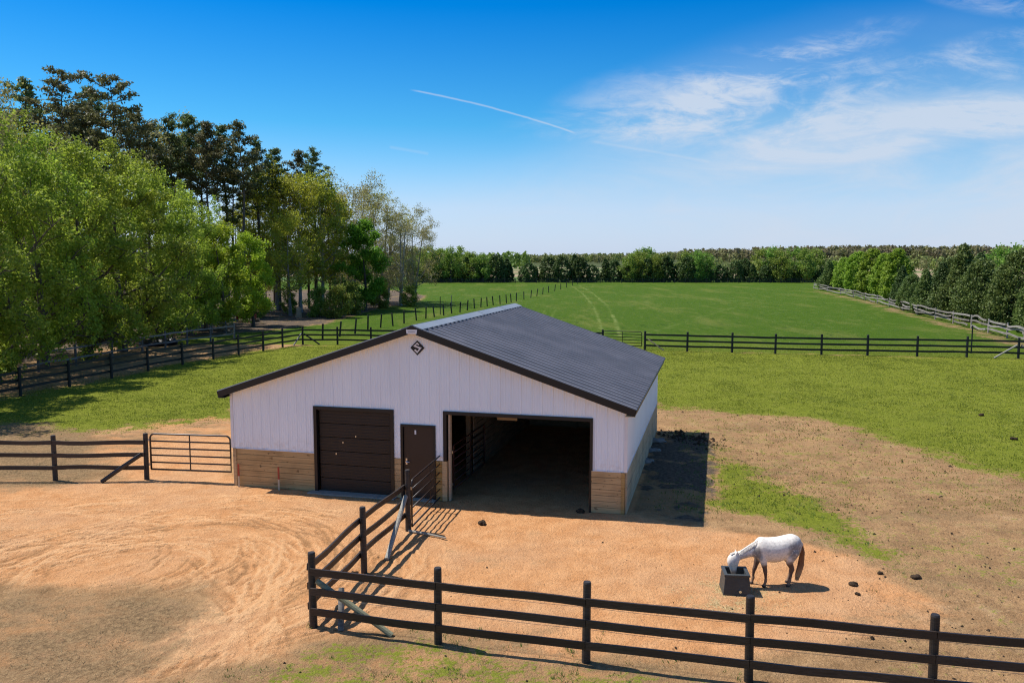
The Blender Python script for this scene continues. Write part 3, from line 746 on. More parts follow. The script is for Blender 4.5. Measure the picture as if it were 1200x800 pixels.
def brace(t, p0, p1, r, mat, n=10):
    x0, y0, _ = t.location; mb = MB()
    mb.tube([(p0[0]-x0, p0[1]-y0, p0[2]), ((p0[0]+p1[0])/2-x0, (p0[1]+p1[1])/2-y0, (p0[2]+p1[2])/2+.01), (p1[0]-x0, p1[1]-y0, p1[2])], [r, r*1.03, r*.95], n)
    return mb.build('brace', mat, t)
fg = [(-3.81, 15.02), (-1.355, 14.33), (1.295, 13.63), (3.95, 12.98), (6.70, 12.38), (9.45, 11.80), (12.2, 11.22)]
f1 = fence('near black board fence with three rails running across the bottom of the yard', fg, 1.45, (.335, .735, 1.125), M['black_wood'], M['dark_rail'], -1, r=.072, bh=.135, bt=.04, wires=(.95, .55), n=16)
brace(f1, (-3.72, 14.98, .92), (-2.24, 14.60, .02), .055, M['green_pole'])
brace(f1, (-3.24, 14.80, .0), (-3.33, 15.35, .62), .06, M['weathered'])
f2 = fence('dark board fence slanting from the near corner post up to the barn', [(-3.81, 15.02), (-3.33, 17.75), (-2.69, 20.55)], 1.50, (.40, .80, 1.18), M['black_wood'], M['dark_rail'], 1, r=.07, bh=.13, bt=.04, sag=.035, skip=(0,), heights={2: 1.62}, n=16)
brace(f2, (-2.73, 20.42, .95), (-2.93, 18.45, .03), .06, M['grey_wood'])
mb = MB(); mb.tube([(0,0,.05),(.5,-.27,.06),(1.0,-.52,.04)], [.035,.03,.022], 8)
o = mb.build('loose_pole', M['grey_wood']); o.location = (-2.66, 20.42, 0); tag(o, 'thin grey pole lying on the sand at the foot of the gate post', 'pole')
f3 = fence('black board fence with diagonal brace left of the closed pipe gate', [(-11.68, 25.50), (-14.56, 25.42), (-17.4, 25.4), (-20.2, 25.4)], 1.48, (.42, .83, 1.24), M['black_wood'], M['dark_rail'], 1, r=.075, bh=.13, sag=.02)
brace(f3, (-11.78, 25.40, .85), (-12.95, 25.15, .03), .07, M['black_wood'])
cross = [(-17.34, 67.2), (-14.44, 67.1), (-11.58, 66.6), (-8.2, 66.1), (-4.9, 65.7), (-1.6, 65.3), (1.6, 64.9), (4.6, 64.5), (7.2, 64.29)]
f4 = fence('black board cross fence showing left of the barn roof with braced corner', cross, 1.5, (.42, .82, 1.22), M['green_black'], M['green_black'], -1, r=.08, bh=.14)
brace(f4, (-17.4, 67.1, .95), (-17.9, 66.4, 0), .06, M['grey_wood']); brace(f4, (-17.2, 67.1, .9), (-15.9, 67.0, .02), .06, M['black_wood'])
crossR = [(10.34, 63.06), (13.43, 62.1), (16.65, 61.3), (19.67, 60.5), (22.89, 59.9), (26.08, 59.4), (29.47, 58.9), (32.8, 58.4), (36.09, 57.7), (38.9, 55.6), (41.5, 53.4)]
f5 = fence('black board cross fence dividing the pasture right of the barn', crossR, 1.5, (.38, .80, 1.22), M['green_black'], M['green_black'], -1, r=.085, bh=.14)
brace(f5, (10.5, 62.9, .9), (11.7, 62.5, .02), .05, M['tan_wood'])
brace(f5, (35.9, 57.6, .95), (34.3, 57.6, .02), .06, M['grey_wood']); brace(f5, (36.2, 57.6, .95), (37.0, 56.6, .02), .06, M['grey_wood'])
left = [(-17.34, 67.23), (-18.4, 65.0), (-19.13, 62.3), (-20.12, 59.6), (-21.0, 56.9), (-22.0, 54.0), (-22.97, 51.0), (-23.7, 47.8), (-24.5, 44.65), (-25.32, 41.5), (-26.19, 38.4)]
f6 = fence('black board fence along the shaded edge of the wood on the left', left, 1.5, (.42, .82, 1.22), M['green_black'], M['green_black'], -1, r=.08, bh=.13, skip=(0,))
fen2 = [(-31.2, 41), (-30.4, 44), (-29.96, 47.2), (-29.6, 50.5), (-28.9, 53.6), (-28.3, 57.3), (-27.7, 60.7), (-27.2, 63.6), (-26.6, 66.4), (-25.5, 68.6), (-24.3, 71)]
f7 = fence('weathered two rail fence under the trees behind the black fence', fen2, 1.45, (.55, 1.2), M['weathered'], M['old_rail'], -1, r=.08, bh=.12, sag=.03)
tanf = [(-34.0, 91), (-31.5, 90.5), (-29.0, 90)]
fence('low tan rail on short stakes in front of the rusty log heap', tanf, 1.15, (1.0,), M['tan_wood'], M['tan_wood'], -1, r=.07, bh=.14)
tanf = [(-25.2, 73.5), (-26.6, 75.5), (-28.6, 77.4)]
fence('short grey rail fence piece between the old fence and the log heap', tanf, 1.3, (.5, 1.1), M['weathered'], M['old_rail'], -1, r=.06, bh=.14)
ob = PP((378,398),(398,394.5),(416,391),(431,386),(446,384),(460.5,382),(473.5,379),(488,375.5),(499,373.5),(509,371.5),(520,369.5),(529.5,367.5),(539,366),(547.5,363.7),(556,361.5),(563.5,360),(571,359),(578,357.5),(586,356.3),(593.5,355.2),(599,354.2),(605,353),(614,351),(622,349),(629,347),(636,345),(643,343),(650,341),(657,339.2),(664,337),(671,334.8),(677,332.8))
fence('wire fence of leaning dark posts running off across the green field', ob, 1.42, (), M['green_black'], M['green_black'], 1, r=.085, lean=-.13, wires=(.5, .9, 1.3), n=7, thing='wire_fence')
for (px, py, h, lab) in ((516, 370.5, 2.3, 'tall thin dark post standing in the line of the leaning wire fence'), (529, 367, 2.2, 'pale thin tall post beside the leaning wire fence'), (1138, 416, 2.1, 'thin tall stake in the grass behind the right end of the cross fence')):
    x, y = P(px, py-2); o = post_mb(h, .05, 8, (0, 0), 3).build('tall_stake', M['green_black'] if px != 529 else M['grey_wood']); o.location = (x, y, 0); tag(o, lab, 'stake')
far = [(-31+3.2*k, 246) for k in range(39)]
fence('long dark board fence at the far end of the green field', far, 1.4, (.30, .68, 1.1), M['green_black'], M['green_black'], -1, r=.11, bh=.15, n=6, sag=.02)
oldf = PP((954,338),(970,341.5),(985,345),(1000,348.7),(1014,352),(1028,355.6),(1042,359.4),(1058,363.8),(1075,369),(1096,374),(1117,379),(1138,384.5),(1158,390),(1180,396),(1200,401),(1225,409),(1255,418))
fence('sagging old grey rail fence running along the conifers on the right', oldf, 1.35, (.35, .8, 1.2), M['old_rail'], M['old_rail'], -1, r=.08, bh=.17, bt=.06, sag=.12, wander=.25, thing='rail_fence', n=7)

# stakes in front of the barn
for (px, py, lab) in ((282, 565, 'orange tipped survey stake near the left corner of the barn'), (331, 571, 'orange tipped survey stake before the middle of the timber skirting')):
    x, y = BP(-11.90, -.16) if px == 282 else BP(-10.5, -.2); s = .72
    t = empty('survey_stake', (x, y, 0), label=lab, cat='stake', group='survey stakes before the barn')
    mb = MB(); mb.box(-.026, .026, -.012, .012, -.05, .34); mb.build('shaft', M['stake'], t)
    mb = MB(); mb.hexa([(-.027,-.013,.34),(.027,-.013,.34),(.027,.013,.34),(-.027,.013,.34),(-.024,-.011,s),(.024,-.011,s),(.024,.011,s),(-.024,.011,s)]); mb.build('painted_tip', M['orange_paint'], t)

# ------------------------------------------------------------------ trough
def trough():
    t = empty('feed_trough', (4.74, 16.72, 0), R(-6), label='dark grey square feed trough under the horse head', cat='trough')
    mb = MB(); b, tp, h, i, fl = .29, .245, .43, .205, .24
    o = [(-b,-b,0),(b,-b,0),(b,b,0),(-b,b,0),(-tp,-tp,h),(tp,-tp,h),(tp,tp,h),(-tp,tp,h),(-i,-i,h),(i,-i,h),(i,i,h),(-i,i,h),(-i*.92,-i*.92,fl),(i*.92,-i*.92,fl),(i*.92,i*.92,fl),(-i*.92,i*.92,fl)]
    f = [(3,2,1,0),(0,1,5,4),(1,2,6,5),(2,3,7,6),(3,0,4,7)]+[(4+k,4+(k+1)%4,8+(k+1)%4,8+k) for k in range(4)]+[(8+k,8+(k+1)%4,12+(k+1)%4,12+k) for k in range(4)]+[(12,13,14,15)]
    mb.add(o, f); mb.build('tub', M['trough'], t, bevel=.012)
    mb = MB(); e = tp+.022
    for a in ((-e,e,-e,-i+.012),(-e,e,i-.012,e),(-e,-i+.012,-i+.012,i-.012),(i-.012,e,-i+.012,i-.012)): mb.box(*a, h-.028, h+.014)
    mb.build('rim', M['trough'], t, bevel=.006)
    mb = MB(); mb.tube([(.06,-b+.03,.10),(.06,-b-.02,.10)], .028, 10); mb.build('drain_plug', M['silver'], t)
    mb = MB(); mb.box(-i*.9, i*.9, -i*.9, i*.9, fl, fl+.03); mb.build('feed', M['feed'], t)
trough()

# ------------------------------------------------------------------ horse
def horse():
    t = empty('grey_horse', (5.70, 17.02, 0), R(4), label='dappled white grey pony with brown legs and tail eating from the trough', cat='horse')
    mb = MB()
    def ring_loft(secs, n=20, axis='x'):
        A_ = [np.array(q_, float) for q_ in secs]; A_ = [A_[0]]+A_+[A_[-1]]; new = []
        for i_ in range(1, len(A_)-2):
            p0_, p1_, p2_, p3_ = A_[i_-1:i_+3]
            for f_ in (0, .25, .5, .75): new.append(tuple(.5*((2*p1_)+(-p0_+p2_)*f_+(2*p0_-5*p1_+4*p2_-p3_)*f_*f_+(-p0_+3*p1_-3*p2_+p3_)*f_**3)))
        new.append(tuple(A_[-1])); secs = new
        """secs: (x,y,z, ry, rz, tilt) cross sections; tilt = angle of the section's normal in the xz plane"""
        vs = []; m = len(secs)
        for (x, y, z, ry, rz, tl) in secs:
            if n == 16: ry *= 1.28; rz *= 1.28
            for k in range(n):
                a = 2*math.pi*k/n; yy = math.cos(a)*ry; zz = math.sin(a)*rz
                vs.append((x-zz*math.sin(tl), y+yy, z+zz*math.cos(tl)))
        fs = [(i*n+k, i*n+(k+1) % n, (i+1)*n+(k+1) % n, (i+1)*n+k) for i in range(m-1) for k in range(n)]
        fs += [tuple(range(n-1, -1, -1)), tuple((m-1)*n+k for k in range(n))]
        mb.add(vs, fs)
    ring_loft([(.53,0,.87,.05,.09,0),(.50,0,.87,.12,.17,0),(.44,0,.875,.175,.215,0),(.33,0,.875,.215,.25,0),(.18,0,.84,.225,.262,0),(.03,0,.80,.24,.27,0),
               (-.12,0,.79,.24,.27,0),(-.26,0,.805,.215,.26,0),(-.38,0,.825,.18,.25,0),(-.47,0,.80,.14,.19,0),(-.53,0,.77,.10,.12,0),(-.56,0,.76,.04,.05,0)])
    # neck
    ring_loft([(-.28,0,.86,.12,.20,-.4),(-.40,0,.85,.13,.235,-.55),(-.53,0,.81,.11,.215,-.6),(-.67,0,.745,.09,.185,-.6),(-.80,0,.69,.078,.155,-.55),(-.90,0,.65,.066,.125,-.35),(-.965,0,.64,.05,.085,0)])
    # head hangs down into the trough; slightly turned
    hx, hz = -.93, .66
    ring_loft([(hx,.0,hz+.05,.045,.05,1.45),(hx-.01,0,hz,.068,.088,1.45),(hx-.02,-.005,hz-.07,.078,.105,1.5),(hx-.025,-.01,hz-.15,.070,.095,1.55),(hx-.025,-.015,hz-.23,.052,.070,1.6),(hx-.02,-.02,hz-.31,.045,.058,1.6),(hx-.015,-.022,hz-.36,.047,.056,1.6),(hx-.01,-.022,hz-.395,.030,.036,1.6)], 16)
    def limb(pts, n=12): mb.tube([p[:3] for p in pts], [(p[3]*(1.14 if p[3] < .07 and n == 12 else 1),)*2 for p in pts], n)
    # hind legs: haunch, stifle forward, hock back, vertical shank
    for sy, ox, fwd in ((-1, 0, -.03), (1, .10, .05)):
        y = .115*sy
        limb([(.38,y*.35,.90,.04),(.36,y*.6,.88,.12),(.32,y,.76,.135),(.265+fwd*.3,y,.62,.105),(.265+fwd*.6,y,.52,.075),(.33+fwd,y,.42,.048),(.345+fwd,y,.375,.043),(.325+fwd,y,.31,.031),(.305+fwd,y,.19,.026),(.298+fwd,y,.135,.034),(.278+fwd,y,.085,.027),(.262+fwd,y,.055,.036),(.25+fwd,y,.0,.048)])
    # fore legs
    for sy, fw in ((-1, .05), (1, -.15)):
        y = .10*sy
        limb([(-.38,y*.3,.84,.03),(-.37,y*.7,.80,.10),(-.35+fw*.1,y*.95,.67,.092),(-.33+fw*.3,y,.55,.066),(-.32+fw*.6,y,.43,.045),(-.315+fw*.8,y,.345,.043),(-.315+fw*.9,y,.31,.036),(-.31+fw,y,.20,.026),(-.31+fw,y,.135,.034),(-.325+fw,y,.085,.026),(-.34+fw,y,.05,.036),(-.35+fw,y,.0,.047)])
    # ears
    for sy in (-1, 1):
        limb([(hx+.03,.04*sy,hz+.06,.024),(hx+.045,.055*sy,hz+.11,.02),(hx+.05,.06*sy,hz+.155,.006)], 8)
    # tail dock
    limb([(.50,0,.95,.04),(.55,0,.90,.035),(.56,0,.80,.03)], 8)
    me = bpy.data.meshes.new('tmp'); me.from_pydata(mb.v, [], mb.f)
    o = bpy.data.objects.new('tmp', me); link(o)
    rm = o.modifiers.new('r', 'REMESH'); rm.mode = 'VOXEL'; rm.voxel_size = .011; rm.use_smooth_shade = True
    sm = o.modifiers.new('s', 'CORRECTIVE_SMOOTH') if False else o.modifiers.new('s', 'SMOOTH'); sm.factor = .5; sm.iterations = 26
    dg = bpy.context.evaluated_depsgraph_get(); me2 = bpy.data.meshes.new_from_object(o.evaluated_get(dg))
    bpy.data.objects.remove(o); me2.name = 'body'
    m = NM('horse_coat'); co = m.coord('Object'); sp = m.N('ShaderNodeSeparateXYZ'); m.L(co, sp.inputs[0])
    n1 = m.noise(5, 4, .6, co); n2 = m.noise(22, 3, .6, co); n3 = m.noise(60, 2, .6, co)
    white = m.mix(m.ramp(n2, .4, .7), (.80, .73, .64), (.60, .55, .49))
    def blob(cx, cz, rx, rz):
        a = m.math('DIVIDE', m.math('SUBTRACT', sp.outputs[0], cx), rx); b = m.math('DIVIDE', m.math('SUBTRACT', sp.outputs[2], cz), rz)
        d = m.math('ADD', m.math('MULTIPLY', a, a), m.math('MULTIPLY', b, b)); return m.ramp(m.math('ADD', d, m.math('MULTIPLY', m.math('SUBTRACT', n1, .5), 2.2)), 1.5, .2)
    dap = m.math('MULTIPLY', m.math('MAXIMUM', m.math('MAXIMUM', blob(.36, .80, .2, .22), blob(-.47, .70, .10, .20)), m.math('MULTIPLY', blob(-.66, .66, .20, .07), .55)), m.ramp(n2, .2, .5))
    c = m.mix(m.math('MULTIPLY', dap, .85), white, (.19, .17, .16))
    leg = m.ramp(m.math('ADD', sp.outputs[2], m.math('MULTIPLY', m.math('SUBTRACT', n1, .5), .3)), .62, .48)
    xh = m.ramp(sp.outputs[0], -.75, -.65)
    c = m.mix(m.math('MULTIPLY', m.math('MULTIPLY', leg, xh), .95), c, (.085, .040, .024))
    low = m.math('MULTIPLY', m.ramp(m.math('ADD', sp.outputs[2], m.math('MULTIPLY', m.math('SUBTRACT', n2, .5), .15)), .24, .14), xh)
    c = m.mix(m.math('MULTIPLY', low, .7), c, (.30, .20, .13))
    hoof = m.math('MULTIPLY', m.ramp(sp.outputs[2], .06, .045), xh); c = m.mix(hoof, c, (.05, .04, .035))
    muz = m.math('MULTIPLY', m.ramp(sp.outputs[2], .42, .33), m.math('SUBTRACT', 1, xh)); c = m.mix(m.math('MULTIPLY', muz, .7), c, (.12, .10, .10))
    m.bsdf(c, .6, .25, normal=m.bump(n3, .25, .01)); me2.materials.clear(); me2.materials.append(m.m)
    bo = bpy.data.objects.new('body', me2); link(bo, t)
    # tail hair: many strands
    hair = NM('tail_hair'); n = hair.noise(30, 3, .6, hair.coord('Object', (1, 1, .1))); s2 = hair.N('ShaderNodeSeparateXYZ'); hair.L(hair.coord('Object'), s2.inputs[0])
    hc = hair.mix(hair.ramp(n, .3, .7), (.17, .08, .04), (.34, .18, .09)); hc = hair.mix(hair.ramp(s2.outputs[2], .5, .12), hc, (.55, .36, .19)); hair.bsdf(hc, .5, .3)
    mb2 = MB(); rr = random.Random(5)
    for k in range(130):
        a = rr.uniform(0, 6.28); q = rr.uniform(0, 1)**.5
        def off(s): return (math.cos(a)*q*s*1.0, math.sin(a)*q*s*.8)
        o1, o2, o3, o4 = off(.022), off(.05), off(.06), off(.045)
        zend = .08+rr.uniform(0, .13); 
        mb2.tube([(.545+o1[0],o1[1],.90),(.575+o2[0]*.8,o2[1],.72),(.545+o3[0],o3[1],.42),(.50+o3[0],o3[1],.24),(.47+o4[0],o4[1],zend)], [.010,.012,.011,.008,.002], 4)
    mb2.build('tail', hair.m, t)
    mane = plain_mat('mane_hair', (.66, .61, .54), .6, .2, var=.1, sc_=30)
    mb2 = MB()
    for k in range(260):
        f = rr.uniform(0, 1); x = -.42-.50*f; z = 1.045-.285*f-.05*f*f; 
        sd = -1
        mb2.tube([(x,.0,z-.025),(x-.01,sd*.04,z-.03+rr.uniform(-.01,.01)),(x-.01+rr.uniform(-.03,.03),sd*(.095-.03*f),z-.075-rr.uniform(0,.05))], [.012,.012,.003], 4)
    for k in range(26):
        mb2.tube([(hx+.01,rr.uniform(-.03,.03),hz+.09),(hx-.07,rr.uniform(-.04,.04),hz+.06),(hx-.115,rr.uniform(-.05,.04),hz-.06)], [.008,.008,.002], 4)
    mb2.build('mane', mane, t)
    for sy in (-1, 1):
        bm = bmesh.new(); bmesh.ops.create_uvsphere(bm, u_segments=12, v_segments=8, radius=.017, matrix=Matrix.Translation((hx-.045, .069*sy-.004, hz-.055)))
        em_ = bpy.data.meshes.new('eye'); bm.to_mesh(em_); bm.free(); em_.materials.append(M['water']); eo = bpy.data.objects.new('eye', em_); link(eo, t)
horse()

# ------------------------------------------------------------------ things under the trees
x, y = P(186, 405); o = lump('tarp_heap', x, y, 1.35, M['tarp'], 'low black tarp covered heap behind the fences under the trees', 'heap', n=7, flat=.5, seed=71)
def log_heap():
    x, y = P(290, 377); t = empty('log_heap', (x, y, 0), label='rusty red brown heap of logs at the edge of the wood', cat='log heap'); r = random.Random(4)
    for k in range(9):
        mb = MB(); L = r.uniform(1.3, 2.4); z = .18+.3*(k // 4); yy = -.6+.4*(k % 4)+(.2 if k//4 else 0)
        mb.tube([(-L/2, yy, z), (0, yy+.03, z+.03), (L/2, yy+r.uniform(-.1, .1), z)], [.2, .21, .18], 10)
        mb.build('log', M['rust'] if k % 3 else M['tan_wood'], t)
log_heap()
x, y = P(350, 372)
mb = MB(); mb.tube([(0,0,0),(.05,0,.5),(0,.05,1.0),(.15,0,1.15)], [.45,.33,.33,.22], 10); o = mb.build('tree_stump', M['tan_wood']); o.location = (x, y, 0); tag(o, 'pale tan broken stump between the dark trunks', 'stump')

# ------------------------------------------------------------------ trees
def leaf_quads(C, per, sig, size, seed, elong=1.0, up=.4, outward=None, flat=1.0):
    r = np.random.RandomState(seed); C = np.repeat(np.asarray(C, float), per, 0); n = len(C)
    sg = np.repeat(np.asarray(sig, float), per) if hasattr(sig, '__len__') else sig
    d = r.normal(0, 1, (n, 3)); d /= np.maximum(np.linalg.norm(d, axis=1, keepdims=True), 1e-6)
    rad = r.uniform(0, 1, n)**.5
    C = C+d*(rad*sg*1.6)[:, None]*np.array([1, 1, flat])
    nr = r.normal(0, 1, (n, 3))+d*.6; nr[:, 2] += up; nr /= np.linalg.norm(nr, axis=1, keepdims=True)
    t = np.cross(nr, r.normal(0, 1, (n, 3))); t /= np.maximum(np.linalg.norm(t, axis=1, keepdims=True), 1e-6); b = np.cross(nr, t)
    s = size*r.uniform(.6, 1.35, n)[:, None]
    t = t*s*elong*.5; b = b*s*.5
    V = np.stack([C-t, C+b*.8-t*.1, C+t, C-b*.8+t*.1], 1).reshape(-1, 3)
    return V, r.uniform(0, 1, n)
def skel(mb, H, base, Rr, prof, nl, ns, nt, r0, seed, trunk_top=.8, droop=.0, wob=.3, twig=3, multi=1):
    r = random.Random(seed); tips = []
    trunks = []
    for m in range(multi):
        a0 = r.uniform(0, 6.28); pts = []
        for k in range(7):
            f = k/6; z = H*trunk_top*f; sp = (Rr*.35*f if multi > 1 else 0)
            pts.append(Vector((math.cos(a0+m*2.1)*(sp+(.25 if multi > 1 else 0))+wob*math.sin(f*4+seed)*f, math.sin(a0+m*2.1)*sp+wob*math.cos(f*3+seed*2)*f-wob*f, z)))
        rad = [max(.02, r0*(1.25 if k == 0 else 1)*(1-.85*(k/6))) for k in range(7)]
        mb.tube(pts, rad, 8, cap=False); trunks.append(pts)
    def at(pts, f):
        k = min(int(f*6), 5); return pts[k].lerp(pts[k+1], f*6-k)
    for i in range(nl):
        pts = trunks[i % multi]
        t = (i+.5)/nl; t = min(1, max(0, t+r.uniform(-.06, .06)))
        ang = i*2.4+r.uniform(-.4, .4); rr = Rr*prof(t)*r.uniform(.62, 1.0); z = base+t*(H-base)
        tgt = Vector((math.cos(ang)*rr, math.sin(ang)*rr, z)); tgt += Vector((at(pts, min(1, t)).x, at(pts, min(1, t)).y, 0))*.5
        h0 = max(base*.75, z-rr*r.uniform(.45, .9)-.4); f0 = min(.98, h0/(H*trunk_top)); p0 = at(pts, f0)
        mid = p0.lerp(tgt, .5)+Vector((0, 0, -.12*rr+droop))+Vector((r.uniform(-1, 1), r.uniform(-1, 1), r.uniform(-1, 1)))*.06*Rr
        lr = max(.025, r0*(.42*(1-f0)+.08))
        q = [p0, p0.lerp(mid, .55), mid, mid.lerp(tgt, .55)+Vector((0, 0, .04*rr)), tgt]
        mb.tube(q, [lr, lr*.8, lr*.6, lr*.4, lr*.2], 5, cap=False); tips.append((tgt, .8))
        for j in range(ns):
            f = r.uniform(.35, 1); k = min(int(f*4), 3); s0 = q[k].lerp(q[k+1], f*4-k)
            dv = Vector((r.gauss(0, 1), r.gauss(0, 1), r.gauss(.15, .7))).normalized()*Rr*r.uniform(.16, .36)
            e = s0.lerp(tgt, .3)+dv; s_mid = s0.lerp(e, .5)+Vector((0, 0, .05*Rr*r.uniform(-1, 1)))
            mb.tube([s0, s_mid, e], [lr*.35, lr*.24, lr*.1], 4, cap=False); tips.append((e, .9))
            for l in range(nt):
                g = r.uniform(.3, 1); w0 = s0.lerp(s_mid, g*2) if g < .5 else s_mid.lerp(e, g*2-1)
                e2 = w0+Vector((r.gauss(0, 1), r.gauss(0, 1), r.gauss(.2, .7))).normalized()*Rr*r.uniform(.08, .2)
                mb.tube([w0, w0.lerp(e2, .5)+Vector((0, 0, .03)), e2], [lr*.13, lr*.09, max(.006, lr*.04)], 3, cap=False); tips.append((e2, 1.0))
                for w in range(twig):
                    e3 = e2+Vector((r.gauss(0, 1), r.gauss(0, 1), r.gauss(.25, .6))).normalized()*Rr*r.uniform(.04, .11)
                    mb.tube([w0.lerp(e2, r.uniform(.4, 1)), e3], [max(.007, lr*.05), .004], 3, cap=False); tips.append((e3, 1.0)) if w == 0 else None
    return tips
class Proto: pass
def make_tree(name, bark, crown_mesh, trunk_mb):
    p = Proto(); p.name = name; me = bpy.data.meshes.new(name+'_trunk'); me.from_pydata(trunk_mb.v, [], trunk_mb.f); me.materials.append(bark)
    me.polygons.foreach_set('use_smooth', [True]*len(me.polygons)); me.update(); p.trunk = me; p.crown = crown_mesh; return p
def place(p, x, y, s=1.0, sz=None, rz=None, label='', cat='tree', group=None):
    t = empty(p.name, (x, y, 0), rnd.uniform(0, 6.28) if rz is None else rz, label=label, cat=cat, group=group)
    t.scale = (s, s, sz or s)
    a = bpy.data.objects.new('trunk', p.trunk); link(a, t)
    if p.crown: b = bpy.data.objects.new('crown', p.crown); link(b, t)
    return t
round_prof = lambda t: (math.sin(math.pi*min(1, max(0, .12+t*.86)))**.6)
oval_prof = lambda t: (math.sin(math.pi*min(1, max(0, .15+t*.80)))**.8)
vase_prof = lambda t: .35+.65*math.sin(math.pi*min(1, .05+.85*t))
L_maple = leaf_mat('maple_leaf', (.19, .27, .022), (.40, .48, .065), .5)
L_yel = leaf_mat('yellow_leaf', (.24, .32, .02), (.42, .50, .04), .5)
L_green = leaf_mat('bright_leaf', (.10, .25, .018), (.22, .43, .035), .5)
L_olive = leaf_mat('olive_leaf', (.27, .30, .028), (.46, .47, .05), .5)
L_bud = leaf_mat('bud', (.30, .27, .08), (.46, .44, .14), .4)
L_pine = leaf_mat('pine_needle', (.065, .10, .028), (.18, .23, .065), .35)
L_pineb = leaf_mat('brown_pine_needle', (.09, .095, .035), (.21, .20, .075), .35)
L_cedar = leaf_mat('cedar_leaf', (.038, .072, .018), (.125, .185, .045), .2)
L_cedar2 = leaf_mat('young_conifer_leaf', (.07, .115, .025), (.19, .25, .06), .25)
L_spring = leaf_mat('spring_leaf', (.13, .22, .03), (.30, .38, .06), .4, .03)
def decid(name, H, base, Rr, prof, nl, ns, nt, r0, per, sig, size, mat, bark, seed, **k):
    mb = MB(); tips = skel(mb, H, base, Rr, prof, nl, ns, nt, r0, seed, **k)
    crown = None
    if per:
        C = [tuple(t[0]) for t in tips]
        rr = random.Random(seed+1); C = [c for c in C if rr.random() < .82]
        V, tint = leaf_quads(C, per, sig, size, seed)
        crown = np_mesh(name+'_crown', V, 4, mat, tint)
    return make_tree(name, bark, crown, mb)
maples = [decid('leafy_tree', 15, 1.6, 5.2, round_prof, 20, 6, 3, .32, 36, .33, .185, L_maple, M['bark'], 100+k, twig=1) for k in range(3)]
yellows = [decid('yellow_green_tree', 11, 1.8, 3.0, round_prof, 16, 5, 3, .2, 26, .36, .22, L_yel, M['bark'], 200+k, twig=1) for k in range(2)]
greens = [decid('round_green_tree', 12, 1.5, 3.3, round_prof, 16, 6, 3, .22, 30, .38, .25, L_green, M['bark'], 250+k, twig=1) for k in range(1)]
olives = [decid('young_leaf_tree', 18, 5.0, 4.6, oval_prof, 20, 6, 4, .28, 12, .45, .23, L_olive, M['bark_grey'], 300+k, twig=2) for k in range(3)]
bares = [decid('budding_tree', 15, 2.6, 5.0, vase_prof, 16, 6, 5, .24, 10, .34, .16, L_bud, M['bark_grey'], 400+k, twig=4, multi=2) for k in range(2)]
shrubs = [decid('understory_shrub', 4.5, .3, 2.0, round_prof, 12, 5, 3, .06, 16, .3, .2, L_spring, M['bark'], 450+k, twig=1, multi=3) for k in range(2)]
def pine(name, H, base, Rr, mat, seed, nl=38, per=26):
    mb = MB(); r = random.Random(seed); pts = [Vector((.25*math.sin(k*.9+seed)*k/8, .25*math.cos(k*1.1+seed)*k/8, H*k/8)) for k in range(9)]
    mb.tube(pts, [.30*(1-.93*k/8) for k in range(9)], 8, cap=False); C = []; sg = []
    for i in range(nl):
        t = (i+.5)/nl; z = base+(H-base)*t; ang = i*2.4+r.uniform(-.5, .5); L = Rr*(1-t**1.6*.8)*r.choice([.45, .7, .95, 1.15])*r.uniform(.85, 1.1)*(.55+.45*min(1, t*3.5))
        k = min(7, int(z/H*8)); p0 = pts[k].lerp(pts[k+1], z/H*8-k); rise = r.uniform(.08, .55)*L
        e = p0+Vector((math.cos(ang)*L, math.sin(ang)*L, rise)); mid = p0.lerp(e, .5)+Vector((0, 0, -.06*L))
        mb.tube([p0, mid, e], [.07*(1-t)+.03, .04, .012], 4, cap=False)
        n = max(6, int(L*4.5))
        for j in range(n):
            f = .42+.58*j/max(1, n-1); b = (p0.lerp(mid, f*2) if f < .5 else mid.lerp(e, f*2-1))
            w = .42*L*(1-abs(f-.65))*.55; c = b+Vector((r.uniform(-1, 1)*w, r.uniform(-1, 1)*w, r.uniform(0, .35)))
            mb.tube([b, c], [.02, .008], 3, cap=False); C.append(tuple(c)); sg.append(r.uniform(.24, .5))
    for j in range(3): C.append((pts[8].x+r.uniform(-.2, .2), pts[8].y, H-.3*j)); sg.append(.3)
    # dead lower stubs
    for i in range(12):
        z = base*r.uniform(.35, 1); ang = r.uniform(0, 6.28); L = r.uniform(.5, 1.8); k = min(7, int(z/H*8)); p0 = pts[k].lerp(pts[k+1], z/H*8-k)
        mb.tube([p0, p0+Vector((math.cos(ang)*L, math.sin(ang)*L, r.uniform(-.2, .3)))], [.03, .008], 3, cap=False)
    V, tint = leaf_quads(C, per, sg, .20, seed, elong=1.9, up=.8, flat=.5)
    return make_tree(name, M['bark'], np_mesh(name+'_crown', V, 4, mat, tint), mb)
pines = [pine('tall_pine', 24, 15, 3.2, L_pineb, 500, 34, per=17), pine('tall_pine', 24, 16.5, 2.9, L_pine, 501, 32, per=17), pine('tall_pine', 24, 14, 3.4, L_pine, 502, 36, per=16)]
wpines = [pine('spreading_pine', 25, 12, 6.2, L_pine, 510, 44, 20), pine('spreading_pine', 25, 13, 5.4, L_pineb, 511, 40, 17)]
